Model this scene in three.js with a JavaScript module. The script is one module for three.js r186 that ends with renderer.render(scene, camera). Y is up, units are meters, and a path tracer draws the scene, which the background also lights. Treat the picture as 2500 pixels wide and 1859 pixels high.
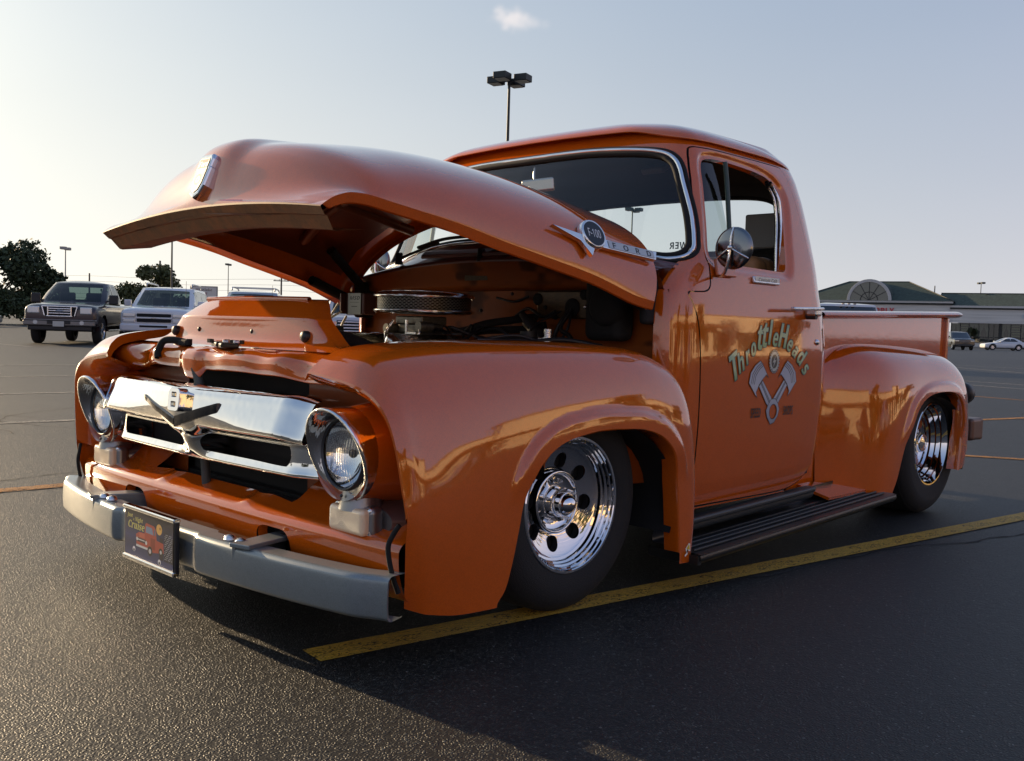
import * as THREE from 'three';
import { mergeGeometries, toCreasedNormals } from 'three/addons/utils/BufferGeometryUtils.js';
import { RoundedBoxGeometry } from 'three/addons/geometries/RoundedBoxGeometry.js';
import { ImprovedNoise } from 'three/addons/math/ImprovedNoise.js';
import { FontLoader } from 'three/addons/loaders/FontLoader.js';
import { TextGeometry } from 'three/addons/geometries/TextGeometry.js';

// ---------------------------------------------------------------- camera, sky, sun, exposure
const scene = new THREE.Scene();
const camera = new THREE.PerspectiveCamera(42.25, 1024 / 761, 0.05, 2500);
camera.position.set(2.7785, 0.8553, 2.2355);
camera.up.set(-0.05892, 0.99812, -0.01704);
camera.lookAt(2.7785 - 0.69842, 0.8553 - 0.05341, 2.2355 - 0.71369);
scene.add(camera);
const SUN = new THREE.Vector3(-1, Math.tan(THREE.MathUtils.degToRad(14.4)), 0.093).normalize();
const EXPOSURE = 1.5, SKY = 1.06 / EXPOSURE;             // exposed for the shaded side of the truck
const noise3 = new ImprovedNoise();
const fbm = (x, y, z, o = 4) => { let s = 0, a = 0.5; for (let i = 0; i < o; i++) { s += a * noise3.noise(x, y, z); x *= 2.03; y *= 2.03; z *= 2.03; a *= 0.5; } return s; };
const mix = (a, b, t) => a + (b - a) * t;
const clamp = (x, a = 0, b = 1) => Math.min(b, Math.max(a, x));
const sstep = (a, b, x) => { const t = clamp((x - a) / (b - a)); return t * t * (3 - 2 * t); };
{
  const W = 2048, H = 1024, d = new Float32Array(W * H * 4);
  // a small cloud high over the lot
  const cdir = new THREE.Vector3(-0.6747, 0.2946, -0.6768).normalize();
  const cr = new THREE.Vector3().crossVectors(cdir, new THREE.Vector3(0, 1, 0)).normalize(), cu = new THREE.Vector3().crossVectors(cr, cdir);
  for (let j = 0; j < H; j++) for (let i = 0; i < W; i++) {
    const th = ((j + 0.5) / H - 0.5) * Math.PI, ph = ((i + 0.5) / W - 0.5) * 2 * Math.PI;
    const y = Math.sin(th), c = Math.cos(th), x = c * Math.cos(ph), z = c * Math.sin(ph);
    const e = Math.max(0, th) * 180 / Math.PI;
    const cg = clamp(x * SUN.x + y * SUN.y + z * SUN.z, -1, 1), g = Math.acos(cg) * 180 / Math.PI;
    const az = Math.acos(clamp((x * SUN.x + z * SUN.z) / Math.max(1e-4, Math.hypot(x, z) * Math.hypot(SUN.x, SUN.z)), -1, 1)) * 180 / Math.PI;
    // hazy horizon: cream towards the sun, rosy grey away from it; deeper blue overhead
    const HZ = crAt([[0.95, 0.885, 0.75], [0.89, 0.845, 0.755], [0.69, 0.675, 0.675], [0.78, 0.69, 0.73], [0.9, 0.75, 0.83], [0.92, 0.75, 0.84]], az / 36);
    const ZN = [0.11, 0.175, 0.32], K = [21, 27, 46];
    let [r, gg, b] = ZN.map((q, i) => q + (HZ[i] - q) * Math.exp(-e / K[i]));
    const near = Math.exp(-g / 13) + 1.0 * Math.exp(-g / 7), wide = Math.exp(-((g / 48) ** 2));
    r += wide * 0.07 + near * 1.3; gg += wide * 0.07 + near * 1.15; b += wide * 0.06 + near * 0.8;
    const f = 1 + 0.03 * fbm(x * 3, y * 9, z * 3, 3);
    r *= f; gg *= f; b *= f;
    const dc = x * cdir.x + y * cdir.y + z * cdir.z;
    if (dc > 0.99) {
      const u = (x * cr.x + y * cr.y + z * cr.z) * 57.3, v = (x * cu.x + y * cu.y + z * cu.z) * 57.3;
      const n = fbm(u * 1.7 + 3.1, v * 2.3, 1.7, 4) * 1.5;
      const body = Math.max(sstep(1.15, 0.0, Math.hypot((u + 0.1) / 0.95, v / 0.55) + n * 0.9 - 0.05), 0.35 * sstep(1.2, 0.2, Math.hypot((u - 0.9) / 1.1, (v + 0.25) / 0.4) + n));
      r = mix(r, 0.93, body * 0.85); gg = mix(gg, 0.86, body * 0.85); b = mix(b, 0.84, body * 0.85);
    }
    if (th < 0) { const k = sstep(0, -0.25, th); r = mix(r, 0.1, k); gg = mix(gg, 0.095, k); b = mix(b, 0.085, k); }
    const o = (j * W + i) * 4; d[o] = r * SKY; d[o + 1] = gg * SKY; d[o + 2] = b * SKY; d[o + 3] = 1;
  }
  const t = new THREE.DataTexture(d, W, H, THREE.RGBAFormat, THREE.FloatType);
  t.mapping = THREE.EquirectangularReflectionMapping; t.magFilter = THREE.LinearFilter; t.minFilter = THREE.LinearFilter; t.needsUpdate = true;
  scene.background = t; scene.environment = t;
}
const sun = new THREE.DirectionalLight(new THREE.Color(1, 0.74, 0.45), 4.6);
sun.position.copy(SUN).multiplyScalar(60); sun.castShadow = true; sun.shadow.mapSize.set(4096, 4096);
Object.assign(sun.shadow.camera, { left: -40, right: 40, top: 30, bottom: -30, near: 1, far: 200 });
scene.add(sun, sun.target);
const renderer = new THREE.WebGLRenderer({ antialias: true });
renderer.toneMapping = THREE.LinearToneMapping;
renderer.toneMappingExposure = EXPOSURE;
renderer.shadowMap.enabled = true;

// ---------------------------------------------------------------- helpers
let seed = 12345;
const rnd = () => { seed = (seed * 1664525 + 1013904223) >>> 0; return seed / 4294967296; };
const rr = (a, b) => a + (b - a) * rnd();
const DEG = Math.PI / 180;
const used = new Map();
function numbered(n) { const k = used.get(n) || 0; used.set(n, k + 1); return k ? `${n}_${String(k).padStart(3, '0')}` : n; }
function thing(name, label, category, pos = [0, 0, 0], turn = 0, group) {
  const o = new THREE.Group(); o.name = numbered(name); o.position.set(...pos); o.rotation.y = turn;
  o.userData = { label, category }; if (group) o.userData.group = group; scene.add(o); return o;
}
function mesh(parent, name, geo, mat, label) {
  const m = new THREE.Mesh(Array.isArray(geo) ? M(geo) : geo, mat); m.name = parent === scene ? numbered(name) : name;
  m.castShadow = m.receiveShadow = true; if (label) m.userData.label = label; parent.add(m); return m;
}
function struct(name, geo, mat, kind = 'structure') { const m = mesh(scene, name, geo, mat); m.userData.kind = kind; return m; }
function copyOf(o, pos, turn, label, group) {
  const c = o.clone(); c.name = numbered(o.name.replace(/_\d{3}$/, '')); c.position.set(...pos); c.rotation.y = turn;
  c.userData = { ...o.userData }; if (label) c.userData.label = label; if (group) c.userData.group = group; scene.add(c); return c;
}
function M(list) {
  const g = list.map(q => { q = q.index ? q.toNonIndexed() : q; for (const k of Object.keys(q.attributes)) if (!['position', 'normal', 'uv'].includes(k)) q.deleteAttribute(k); return q; });
  return g.length === 1 ? g[0] : mergeGeometries(g);
}
// Catmull-Rom through arrays of numbers
function crAt(P, t) {
  const n = P.length - 1, i = Math.min(n - 1, Math.max(0, Math.floor(t))), f = t - i, p1 = P[i], p2 = P[i + 1];
  const p0 = i > 0 ? P[i - 1] : p1.map((v, k) => 2 * v - p2[k]), p3 = i < n - 1 ? P[i + 2] : p2.map((v, k) => 2 * v - p1[k]);
  return p1.map((v, k) => 0.5 * (2 * v + (p2[k] - p0[k]) * f + (2 * p0[k] - 5 * v + 4 * p2[k] - p3[k]) * f * f + (-p0[k] + 3 * v - 3 * p2[k] + p3[k]) * f * f * f));
}
const cr = (P, n) => Array.from({ length: n }, (_, i) => crAt(P, i / (n - 1) * (P.length - 1)));
function grid(rows, closed = false) {
  const nu = rows.length, nv = rows[0].length, pos = new Float32Array(nu * nv * 3), uv = new Float32Array(nu * nv * 2), idx = [];
  for (let i = 0; i < nu; i++) { let L = 0; for (let j = 0; j < nv; j++) {
    const p = rows[i][j], o = i * nv + j; pos.set(p, o * 3);
    if (j) { const q = rows[i][j - 1]; L += Math.hypot(p[0] - q[0], p[1] - q[1], p[2] - q[2]); }
    let K = 0; if (i) { const q = rows[i - 1][j]; K = uv[(o - nv) * 2 + 1] + Math.hypot(p[0] - q[0], p[1] - q[1], p[2] - q[2]); }
    uv[o * 2] = L; uv[o * 2 + 1] = K;
  } }
  for (let i = 0; i < nu - 1; i++) for (let j = 0; j < nv - 1; j++) { const a = i * nv + j, b = a + 1, c = a + nv, e = c + 1; idx.push(a, c, b, b, c, e); }
  const g = new THREE.BufferGeometry(); g.setAttribute('position', new THREE.BufferAttribute(pos, 3)); g.setAttribute('uv', new THREE.BufferAttribute(uv, 2)); g.setIndex(idx);
  g.computeVertexNormals();
  if (closed) { // weld normals of first and last column
    const N = g.attributes.normal;
    for (let i = 0; i < nu; i++) { const a = i * nv, b = a + nv - 1, v = new THREE.Vector3(N.getX(a) + N.getX(b), N.getY(a) + N.getY(b), N.getZ(a) + N.getZ(b)).normalize(); N.setXYZ(a, v.x, v.y, v.z); N.setXYZ(b, v.x, v.y, v.z); }
  }
  return g;
}
function surf(ctrl, nu, nv) {
  const rows = ctrl.map(r => cr(r, nv)), out = Array.from({ length: nu }, () => new Array(nv));
  for (let j = 0; j < nv; j++) { const col = cr(rows.map(r => r[j]), nu); for (let i = 0; i < nu; i++) out[i][j] = col[i]; }
  return out;
}
// keep the part of a geometry where fn(x, y, z) > 0, cutting triangles along the line
function clip(geo, fn) {
  const g = geo.index ? geo.toNonIndexed() : geo, P = g.attributes.position, N = g.attributes.normal, U = g.attributes.uv, op = [], on = [], ou = [];
  const vert = i => [P.getX(i), P.getY(i), P.getZ(i), N.getX(i), N.getY(i), N.getZ(i), U.getX(i), U.getY(i)];
  const put = v => { op.push(v[0], v[1], v[2]); on.push(v[3], v[4], v[5]); ou.push(v[6], v[7]); };
  for (let t = 0; t < P.count; t += 3) {
    const V = [vert(t), vert(t + 1), vert(t + 2)], s = V.map(v => fn(v[0], v[1], v[2]));
    if (s[0] <= 0 && s[1] <= 0 && s[2] <= 0) continue;
    if (s[0] > 0 && s[1] > 0 && s[2] > 0) { V.forEach(put); continue; }
    const poly = [];
    for (let k = 0; k < 3; k++) { const l = (k + 1) % 3; if (s[k] > 0) poly.push(V[k]); if ((s[k] > 0) !== (s[l] > 0)) { const f = s[k] / (s[k] - s[l]); poly.push(V[k].map((v, q) => v + (V[l][q] - v) * f)); } }
    for (let k = 1; k < poly.length - 1; k++) { put(poly[0]); put(poly[k]); put(poly[k + 1]); }
  }
  const o = new THREE.BufferGeometry(); o.setAttribute('position', new THREE.Float32BufferAttribute(op, 3)); o.setAttribute('normal', new THREE.Float32BufferAttribute(on, 3)); o.setAttribute('uv', new THREE.Float32BufferAttribute(ou, 2));
  return o;
}
function mirrorX(geo) {
  const g = (geo.index ? geo.toNonIndexed() : geo.clone()), P = g.attributes.position, N = g.attributes.normal, U = g.attributes.uv;
  for (let i = 0; i < P.count; i++) { P.setX(i, -P.getX(i)); N.setX(i, -N.getX(i)); }
  for (const A of [P, N, U]) for (let t = 0; t < A.count; t += 3) for (let k = 0; k < A.itemSize; k++) { const a = A.array[(t + 1) * A.itemSize + k]; A.array[(t + 1) * A.itemSize + k] = A.array[(t + 2) * A.itemSize + k]; A.array[(t + 2) * A.itemSize + k] = a; }
  return g;
}
// signed distance to a closed polygon of [a, b]; negative inside
function sdPoly(poly) {
  const n = poly.length;
  return (x, y) => { let d = 1e9, s = 1;
    for (let i = 0, j = n - 1; i < n; j = i++) {
      const ex = poly[j][0] - poly[i][0], ey = poly[j][1] - poly[i][1], wx = x - poly[i][0], wy = y - poly[i][1];
      const t = clamp((wx * ex + wy * ey) / (ex * ex + ey * ey + 1e-12)), bx = wx - ex * t, by = wy - ey * t; d = Math.min(d, bx * bx + by * by);
      const c1 = y >= poly[i][1], c2 = y < poly[j][1], c3 = ex * wy > ey * wx; if ((c1 && c2 && c3) || (!c1 && !c2 && !c3)) s = -s;
    }
    return s * Math.sqrt(d); };
}
const crease = (g, a = 0.5) => { const q = toCreasedNormals(g.index ? g.toNonIndexed() : g, a); return q; };
const v3 = p => new THREE.Vector3(...p);
function tube(pts, r, seg = 48, rad = 8, closed = false) { return new THREE.TubeGeometry(new THREE.CatmullRomCurve3(pts.map(v3), closed, 'catmullrom', 0.5), seg, r, rad, closed); }
function box(w, h, d, x = 0, y = 0, z = 0, r = 0, rot) {
  const g = r ? new RoundedBoxGeometry(w, h, d, 2, Math.min(r, w / 2.01, h / 2.01, d / 2.01)) : new THREE.BoxGeometry(w, h, d);
  if (rot) g.applyMatrix4(new THREE.Matrix4().makeRotationFromEuler(new THREE.Euler(...rot))); g.translate(x, y, z); return g;
}
function cyl(r1, r2, h, x = 0, y = 0, z = 0, axis = 'y', seg = 24, open = false) { const g = new THREE.CylinderGeometry(r1, r2, h, seg, 1, open); if (axis === 'x') g.rotateZ(-Math.PI / 2); if (axis === 'z') g.rotateX(Math.PI / 2); g.translate(x, y, z); return g; }
// lathe of [radius, along] turned round the x axis (along = +x) or z axis
function lathe(prof, seg = 64, axis = 'x', smooth = true) {
  const g = new THREE.LatheGeometry(prof.map(p => new THREE.Vector2(Math.max(p[0], 1e-4), p[1])), seg);
  if (axis === 'x') g.rotateZ(-Math.PI / 2); if (axis === 'z') g.rotateX(Math.PI / 2); return g;
}
function strip(a, b) { return grid([a, b]); }            // ribbon between two polylines
function shapeGeo(pts, depth, bevel = 0, holes = []) {    // extruded outline, in x-y, growing to +z
  const s = new THREE.Shape(pts.map(p => new THREE.Vector2(...p))); for (const h of holes) s.holes.push(new THREE.Path(h.map(p => new THREE.Vector2(...p))));
  return new THREE.ExtrudeGeometry(s, { depth, bevelEnabled: bevel > 0, bevelSize: bevel, bevelThickness: bevel, bevelSegments: 2, curveSegments: 12 });
}
const xf = (g, pos = [0, 0, 0], rot = [0, 0, 0], s = 1) => g.applyMatrix4(new THREE.Matrix4().compose(v3(pos), new THREE.Quaternion().setFromEuler(new THREE.Euler(...rot)), new THREE.Vector3(...(Array.isArray(s) ? s : [s, s, s]))));
function dataTex(w, h, f, srgb, rep) {                    // f(u, v) -> [r, g, b] in 0..1
  const d = new Uint8Array(w * h * 4);
  for (let j = 0; j < h; j++) for (let i = 0; i < w; i++) { const c = f(i / w, j / h, i, j), o = (j * w + i) * 4; d[o] = clamp(c[0]) * 255; d[o + 1] = clamp(c[1]) * 255; d[o + 2] = clamp(c[2]) * 255; d[o + 3] = 255; }
  const t = new THREE.DataTexture(d, w, h); t.wrapS = t.wrapT = THREE.RepeatWrapping; t.magFilter = THREE.LinearFilter; t.minFilter = THREE.LinearMipmapLinearFilter; t.generateMipmaps = true;
  if (srgb) t.colorSpace = THREE.SRGBColorSpace; if (rep) t.repeat.set(...rep); t.needsUpdate = true; return t;
}
// value noise that tiles
function tileNoise(n, s0) { let s = s0; const R = () => { s = (s * 1664525 + 1013904223) >>> 0; return s / 4294967296; }; const a = Array.from({ length: n * n }, R);
  return (u, v) => { const x = ((u % 1) + 1) % 1 * n, y = ((v % 1) + 1) % 1 * n, i = Math.floor(x), j = Math.floor(y), fx = x - i, fy = y - j, q = (p, r) => a[(r % n) * n + (p % n)], sx = fx * fx * (3 - 2 * fx), sy = fy * fy * (3 - 2 * fy); return mix(mix(q(i, j), q(i + 1, j), sx), mix(q(i, j + 1), q(i + 1, j + 1), sx), sy); }; }
const canvas = (w, h, draw) => { const c = document.createElement('canvas'); c.width = w; c.height = h; const x = c.getContext('2d'); draw(x, w, h); const t = new THREE.CanvasTexture(c); t.colorSpace = THREE.SRGBColorSpace; return t; };

// ---------------------------------------------------------------- materials
const rgb = (r, g, b) => new THREE.Color().setRGB(r, g, b);
const std = (c, rough = 0.6, metal = 0, o = {}) => new THREE.MeshStandardMaterial({ color: rgb(...c), roughness: rough, metalness: metal, side: THREE.DoubleSide, ...o });
const phys = (c, rough, metal, o = {}) => new THREE.MeshPhysicalMaterial({ color: rgb(...c), roughness: rough, metalness: metal, side: THREE.DoubleSide, ...o });
const nA = tileNoise(8, 7), nB = tileNoise(32, 11), nC = tileNoise(128, 13), nD = tileNoise(256, 17);
const flake = dataTex(512, 512, (u, v) => { const k = 0.93 + 0.22 * (nD(u, v) - 0.5) + 0.05 * (nB(u, v) - 0.5) + 0.04 * (nA(u, v) - 0.5); return [k, k, k]; }, false, [2.5, 2.5]);
const peel = dataTex(256, 256, (u, v) => { const k = 0.5 * nB(u, v) + 0.5 * nA(u, v); return [k, k, k]; }, false, [3, 3]);
const dustAndShade = dataTex(512, 512, (u, v) => { const k = 0.25 + 0.5 * nA(u, v) * nB(u, v) + 0.2 * nC(u, v); return [k, k, k]; }, false, [1.5, 1.5]);
const paint = phys([0.62, 0.112, 0.005], 0.07, 0, { map: flake, ior: 1.6, clearcoat: 1, clearcoatRoughness: 0.015, bumpMap: peel, bumpScale: 0.00015 });
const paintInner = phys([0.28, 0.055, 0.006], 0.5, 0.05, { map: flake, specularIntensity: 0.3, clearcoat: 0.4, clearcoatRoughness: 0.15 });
const chromeBump = dataTex(256, 256, (u, v) => { const k = 0.6 * nA(u, v) + 0.4 * nB(u, v); return [k, k, k]; }, false, [2, 2]);
const chrome = std([0.8, 0.8, 0.79], 0.05, 1, { bumpMap: chromeBump, bumpScale: 0.0006 });
const chromeClean = std([0.82, 0.82, 0.81], 0.04, 1);
const alu = std([0.6, 0.6, 0.6], 0.22, 1, { roughnessMap: dataTex(256, 256, (u, v) => { const k = 0.6 + 0.6 * nB(u, v) * nA(u, v); return [k, k, k]; }, false, [3, 3]) });
const silverPaint = phys([0.23, 0.265, 0.275], 0.36, 0.4, { map: flake, clearcoat: 0.4, clearcoatRoughness: 0.2 });
const blackPlastic = std([0.012, 0.012, 0.013], 0.45);
const matteBlack = std([0.008, 0.008, 0.008], 0.85);
const rubber = std([0.012, 0.012, 0.012], 0.8, 0, { bumpMap: dataTex(256, 256, (u, v) => [nC(u, v), nC(u, v), nC(u, v)], false, [3, 3]), bumpScale: 0.0008 });
const darkSteel = std([0.08, 0.08, 0.085], 0.5, 0.8);
const glass = phys([0.93, 0.96, 0.95], 0.01, 0, { transmission: 1, thickness: 0, ior: 1.5 });
const glassTint = phys([0.55, 0.62, 0.62], 0.01, 0, { transmission: 1, thickness: 0, ior: 1.5 });
const mirrorBack = std([0.22, 0.23, 0.24], 0.12, 1);
const steelGrey = std([0.3, 0.3, 0.3], 0.35, 0.9);
// ---------------------------------------------------------------- the lot
{
  const n = 1024;
  const pebble = (() => { // packed aggregate: height of the nearest stones
    const P = [], N = 130; let s = 99; const R = () => { s = (s * 1664525 + 1013904223) >>> 0; return s / 4294967296; };
    for (let j = 0; j < N; j++) for (let i = 0; i < N; i++) P.push([i + R(), j + R(), R(), R()]);
    return (u, v) => { const x = u * N, y = v * N, ci = Math.floor(x), cj = Math.floor(y); let d1 = 9, d2 = 9, h = 0, c = 0;
      for (let dj = -1; dj <= 1; dj++) for (let di = -1; di <= 1; di++) { const i = (ci + di + N) % N, j = (cj + dj + N) % N, p = P[j * N + i], px = p[0] - i + ci + di, py = p[1] - j + cj + dj, d = Math.hypot(px - x, py - y); if (d < d1) { d2 = d1; d1 = d; h = p[2]; c = p[3]; } else if (d < d2) d2 = d; }
      return [sstep(0.04, 0.55, d2 - d1) * (c < 0.3 ? 0.12 : 0.4 + 0.6 * h), c]; };
  })();
  const H = new Float32Array(n * n), C = new Float32Array(n * n);
  for (let j = 0; j < n; j++) for (let i = 0; i < n; i++) { const [h, c] = pebble(i / n, j / n); H[j * n + i] = h; C[j * n + i] = c; }
  const bump = dataTex(n, n, (u, v, i, j) => { const k = 0.72 * H[j * n + i] + 0.2 * nC(u, v) + 0.08 * nD(u, v); return [k, k, k]; });
  const col = dataTex(n, n, (u, v, i, j) => { const h = H[j * n + i], c = C[j * n + i], k = 0.04 + 0.62 * h * (0.35 + 0.8 * c * c) + (c > 0.95 ? 0.3 * h : 0) + 0.1 * nB(u, v) + 0.06 * nD(u, v); return [k * 1.02, k, k * 0.96]; }, true);
  globalThis.asphaltTex = { bump, col };
  // ground sheet: fine mesh near the truck, coarse far out, vertex tone for patches, the lighter far side, old tyre marks and cracks
  const xs = [-1600, -700, -350, -180, -110, -80, -60, -45], zs = [-1600, -700, -350, -180, -120, -90, -70, -55, -45];
  for (let x = -36; x <= -8; x += 0.5) xs.push(x); for (let x = -7.9; x <= 3.4; x += 0.05) xs.push(x); xs.push(4, 6, 10, 18, 30, 50, 90, 180, 400, 900, 1600);
  for (let z = -36; z <= -8; z += 0.5) zs.push(z); for (let z = -7.9; z <= 2.8; z += 0.05) zs.push(z); zs.push(3.4, 5, 9, 18, 30, 50, 90, 180, 400, 900, 1600);
  const cracks = []; let s = 5; const R = () => { s = (s * 1664525 + 1013904223) >>> 0; return s / 4294967296; };
  for (let k = 0; k < 14; k++) { let x = -7 + R() * 9, z = -7 + R() * 7, a = R() * 6.28; const P = [[x, z]]; for (let q = 0; q < 40; q++) { a += (R() - 0.5) * 0.9; x += Math.cos(a) * 0.09; z += Math.sin(a) * 0.09; P.push([x, z]); } cracks.push(P); }
  const pos = [], uv = [], cl = [], idx = [];
  for (const z of zs) for (const x of xs) {
    pos.push(x, 0, z); uv.push(x, z);
    let k = 0.95 + 0.4 * fbm(x * 0.35, 3.3, z * 0.35, 3) + 0.45 * fbm(x * 1.7, 9.1, z * 1.7, 3) + 0.2 * fbm(x * 0.06, 5.5, z * 0.06, 3) ;
    let wr = 1, wg = 0.985, wb = 0.95;
    // lighter tone far out, with long streaks
    k *= 1 + 0.75 * sstep(-5, -26, x + z * 0.5); k *= 1 + 0.5 * sstep(-4, -9, x) * fbm(x * 0.9 - z * 0.9, 1.5, (x + z) * 0.12, 3);
    // swept tyre marks near the front corner
    const rx = x + 1.5, rz = z - 3.6, rad = Math.hypot(rx, rz * 0.9); for (const [r0, w] of [[2.75, 0.05], [2.9, 0.03], [3.02, 0.04], [3.2, 0.035], [3.34, 0.05]]) k *= 1 - 0.42 * Math.exp(-(((rad - r0) / w) ** 2)) * sstep(2.2, 0.4, Math.abs(x + 0.1)) * (0.5 + 0.5 * noise3.noise(x * 3, 0.4, z * 3));
    if (x > -8 && x < 3.4 && z > -8 && z < 2.8) for (const P of cracks) for (let q = 0; q < P.length; q += 1) { const d = (x - P[q][0]) ** 2 + (z - P[q][1]) ** 2; if (d < 0.0012) { k *= 0.55; break; } }
    // oil under the truck's bay and small stains
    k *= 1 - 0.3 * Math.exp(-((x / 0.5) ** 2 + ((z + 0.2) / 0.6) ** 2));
    cl.push(k * wr, k * wg, k * wb);
  }
  const nx = xs.length; for (let j = 0; j < zs.length - 1; j++) for (let i = 0; i < nx - 1; i++) { const a = j * nx + i, b = a + 1, c = a + nx, e = c + 1; idx.push(a, c, b, b, c, e); }
  const g = new THREE.BufferGeometry(); g.setAttribute('position', new THREE.Float32BufferAttribute(pos, 3)); g.setAttribute('uv', new THREE.Float32BufferAttribute(uv, 2)); g.setAttribute('color', new THREE.Float32BufferAttribute(cl, 3)); g.setIndex(idx); g.computeVertexNormals();
  for (const t of [bump, col]) t.repeat.set(1.05, 1.05);
  struct('asphalt_lot', g, phys([0.148, 0.157, 0.15], 0.58, 0, { map: col, bumpMap: bump, bumpScale: 0.003, specularIntensity: 1.0, vertexColors: true }));
  // open cracks and sealed seams
  { const rib = []; const crk = (x, z, a, len, w, wob) => { const L = [], Rr = []; for (let q = 0; q < len; q++) { const ww = w * (0.4 + R()); L.push([x - Math.sin(a) * ww, 0.0025, z + Math.cos(a) * ww]); Rr.push([x + Math.sin(a) * ww, 0.0025, z - Math.cos(a) * ww]); a += (R() - 0.5) * wob; x += Math.cos(a) * 0.07; z += Math.sin(a) * 0.07; } rib.push(grid([Rr, L])); };
    for (const [x, z, a, n] of [[-6.5, -1.5, 0.4, 90], [-4.2, 1.2, 2.6, 60], [-3.0, -3.4, 0.2, 80], [-9.5, -4, 0.9, 110], [-12, -1, 5.9, 120], [-1.9, 2.2, 2.2, 40], [-2.2, 0.9, 3.6, 50], [1.2, -5.2, 0.5, 70], [0.2, -7.5, 0.2, 90], [-3.5, -11, 0.7, 100], [1.9, -1.6, 1.2, 40], [-16, -7, 1.0, 140], [-6, -16, 0.5, 140], [2.1, -3.6, 2.2, 50]]) crk(x, z, a, n, 0.005, 0.8);
    struct('asphalt_crack', M(rib), std([0.012, 0.012, 0.012], 0.95)); }
  // painted lines: worn sheets just above the asphalt
  const worn = (r, gg, b, seedN, wear) => { const N = tileNoise(64, seedN), N2 = tileNoise(16, seedN + 3); const c = document.createElement('canvas'); const w = 512, h = 64; c.width = w; c.height = h; const x = c.getContext('2d'); const im = x.createImageData(w, h);
    for (let j = 0; j < h; j++) for (let i = 0; i < w; i++) { const u = i / w, v = j / h, o = (j * w + i) * 4, q = 0.5 * N(u * 2, v * 0.5) + 0.3 * N2(u, v * 0.3) + 0.2 * nD(u * 1.3, v * 0.6), e = Math.min(v, 1 - v) * 8; const t = 0.86 + 0.28 * (N(u, v) - 0.5) + 0.2 * (H[((j * 7) % n) * n + (i * 2) % n] - 0.4); im.data[o] = r * t; im.data[o + 1] = gg * t; im.data[o + 2] = b * t; im.data[o + 3] = q > wear && q + e * 0.3 > wear + 0.02 ? 255 : 0; }
    x.putImageData(im, 0, 0); const T = new THREE.CanvasTexture(c); T.colorSpace = THREE.SRGBColorSpace; T.wrapS = T.wrapT = THREE.RepeatWrapping; return T; };
  const yel = worn(246, 190, 44, 3, 0.27), whi = worn(196, 190, 176, 5, 0.4), org = worn(205, 140, 48, 9, 0.36);
  const mats = [yel, whi, org].map(t => new THREE.MeshStandardMaterial({ map: t, transparent: true, roughness: 0.6, bumpMap: bump, bumpScale: 0.004 }));
  const line = (a, b, w, m, y = 0.004) => { const d = [b[0] - a[0], b[1] - a[1]], L = Math.hypot(...d), n2 = [-d[1] / L * w / 2, d[0] / L * w / 2], K = Math.max(2, Math.ceil(L / 0.5)), r1 = [], r2 = []; for (let k = 0; k <= K; k++) { const t = k / K, x = a[0] + d[0] * t, z = a[1] + d[1] * t; r1.push([x - n2[0], y, z - n2[1]]); r2.push([x + n2[0], y, z + n2[1]]); } const q = grid([r2, r1]), U = q.attributes.uv; for (let i = 0; i < U.count; i++) { const k = i % (K + 1); U.setXY(i, k / K * L / 0.9, i > K ? 1 : 0); }
    const ms = struct('parking_line', q, mats[m]); return ms; };
  line([0.695, 0.81], [1.265, -3.3], 0.105, 0); line([1.265, -3.3], [1.34, -4.6], 0.105, 0);
  line([-2.24, 0.62], [-2.05, -4.8], 0.11, 2); line([-5.35, 0.4], [-5.15, -4.8], 0.11, 1); line([-8.3, 0.2], [-8.1, -4.8], 0.11, 1); line([-11.3, 0.2], [-11.1, -4.8], 0.11, 1); line([-14.4, 0.2], [-14.2, -4.8], 0.11, 1);
  line([-0.9, -4.9], [4.0, -7.35], 0.1, 2); line([-1.35, -7.9], [-0.55, -11.4], 0.11, 2); line([-4.45, -18.0], [-2.6, -17.3], 0.12, 1);
  line([-5.6, -20.0], [-3.0, -19.2], 0.12, 1); line([-11.5, -32.7], [-5.6, -27.4], 0.12, 1); line([-13.0, -34.5], [-4.5, -33], 0.12, 1); line([-6, -14.6], [-1.8, -13.6], 0.1, 2);
  for (let k = 0; k < 7; k++) line([-23.5, -7.1 - 2.7 * k], [-28.5, -7.1 - 2.7 * k], 0.11, 1);
}
// ---------------------------------------------------------------- the orange pickup truck
const truck = thing('pickup_truck', 'orange lowered vintage pickup truck with its hood raised, parked on the yellow line', 'pickup truck');
const both = g => [g, mirrorX(g)];

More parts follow.
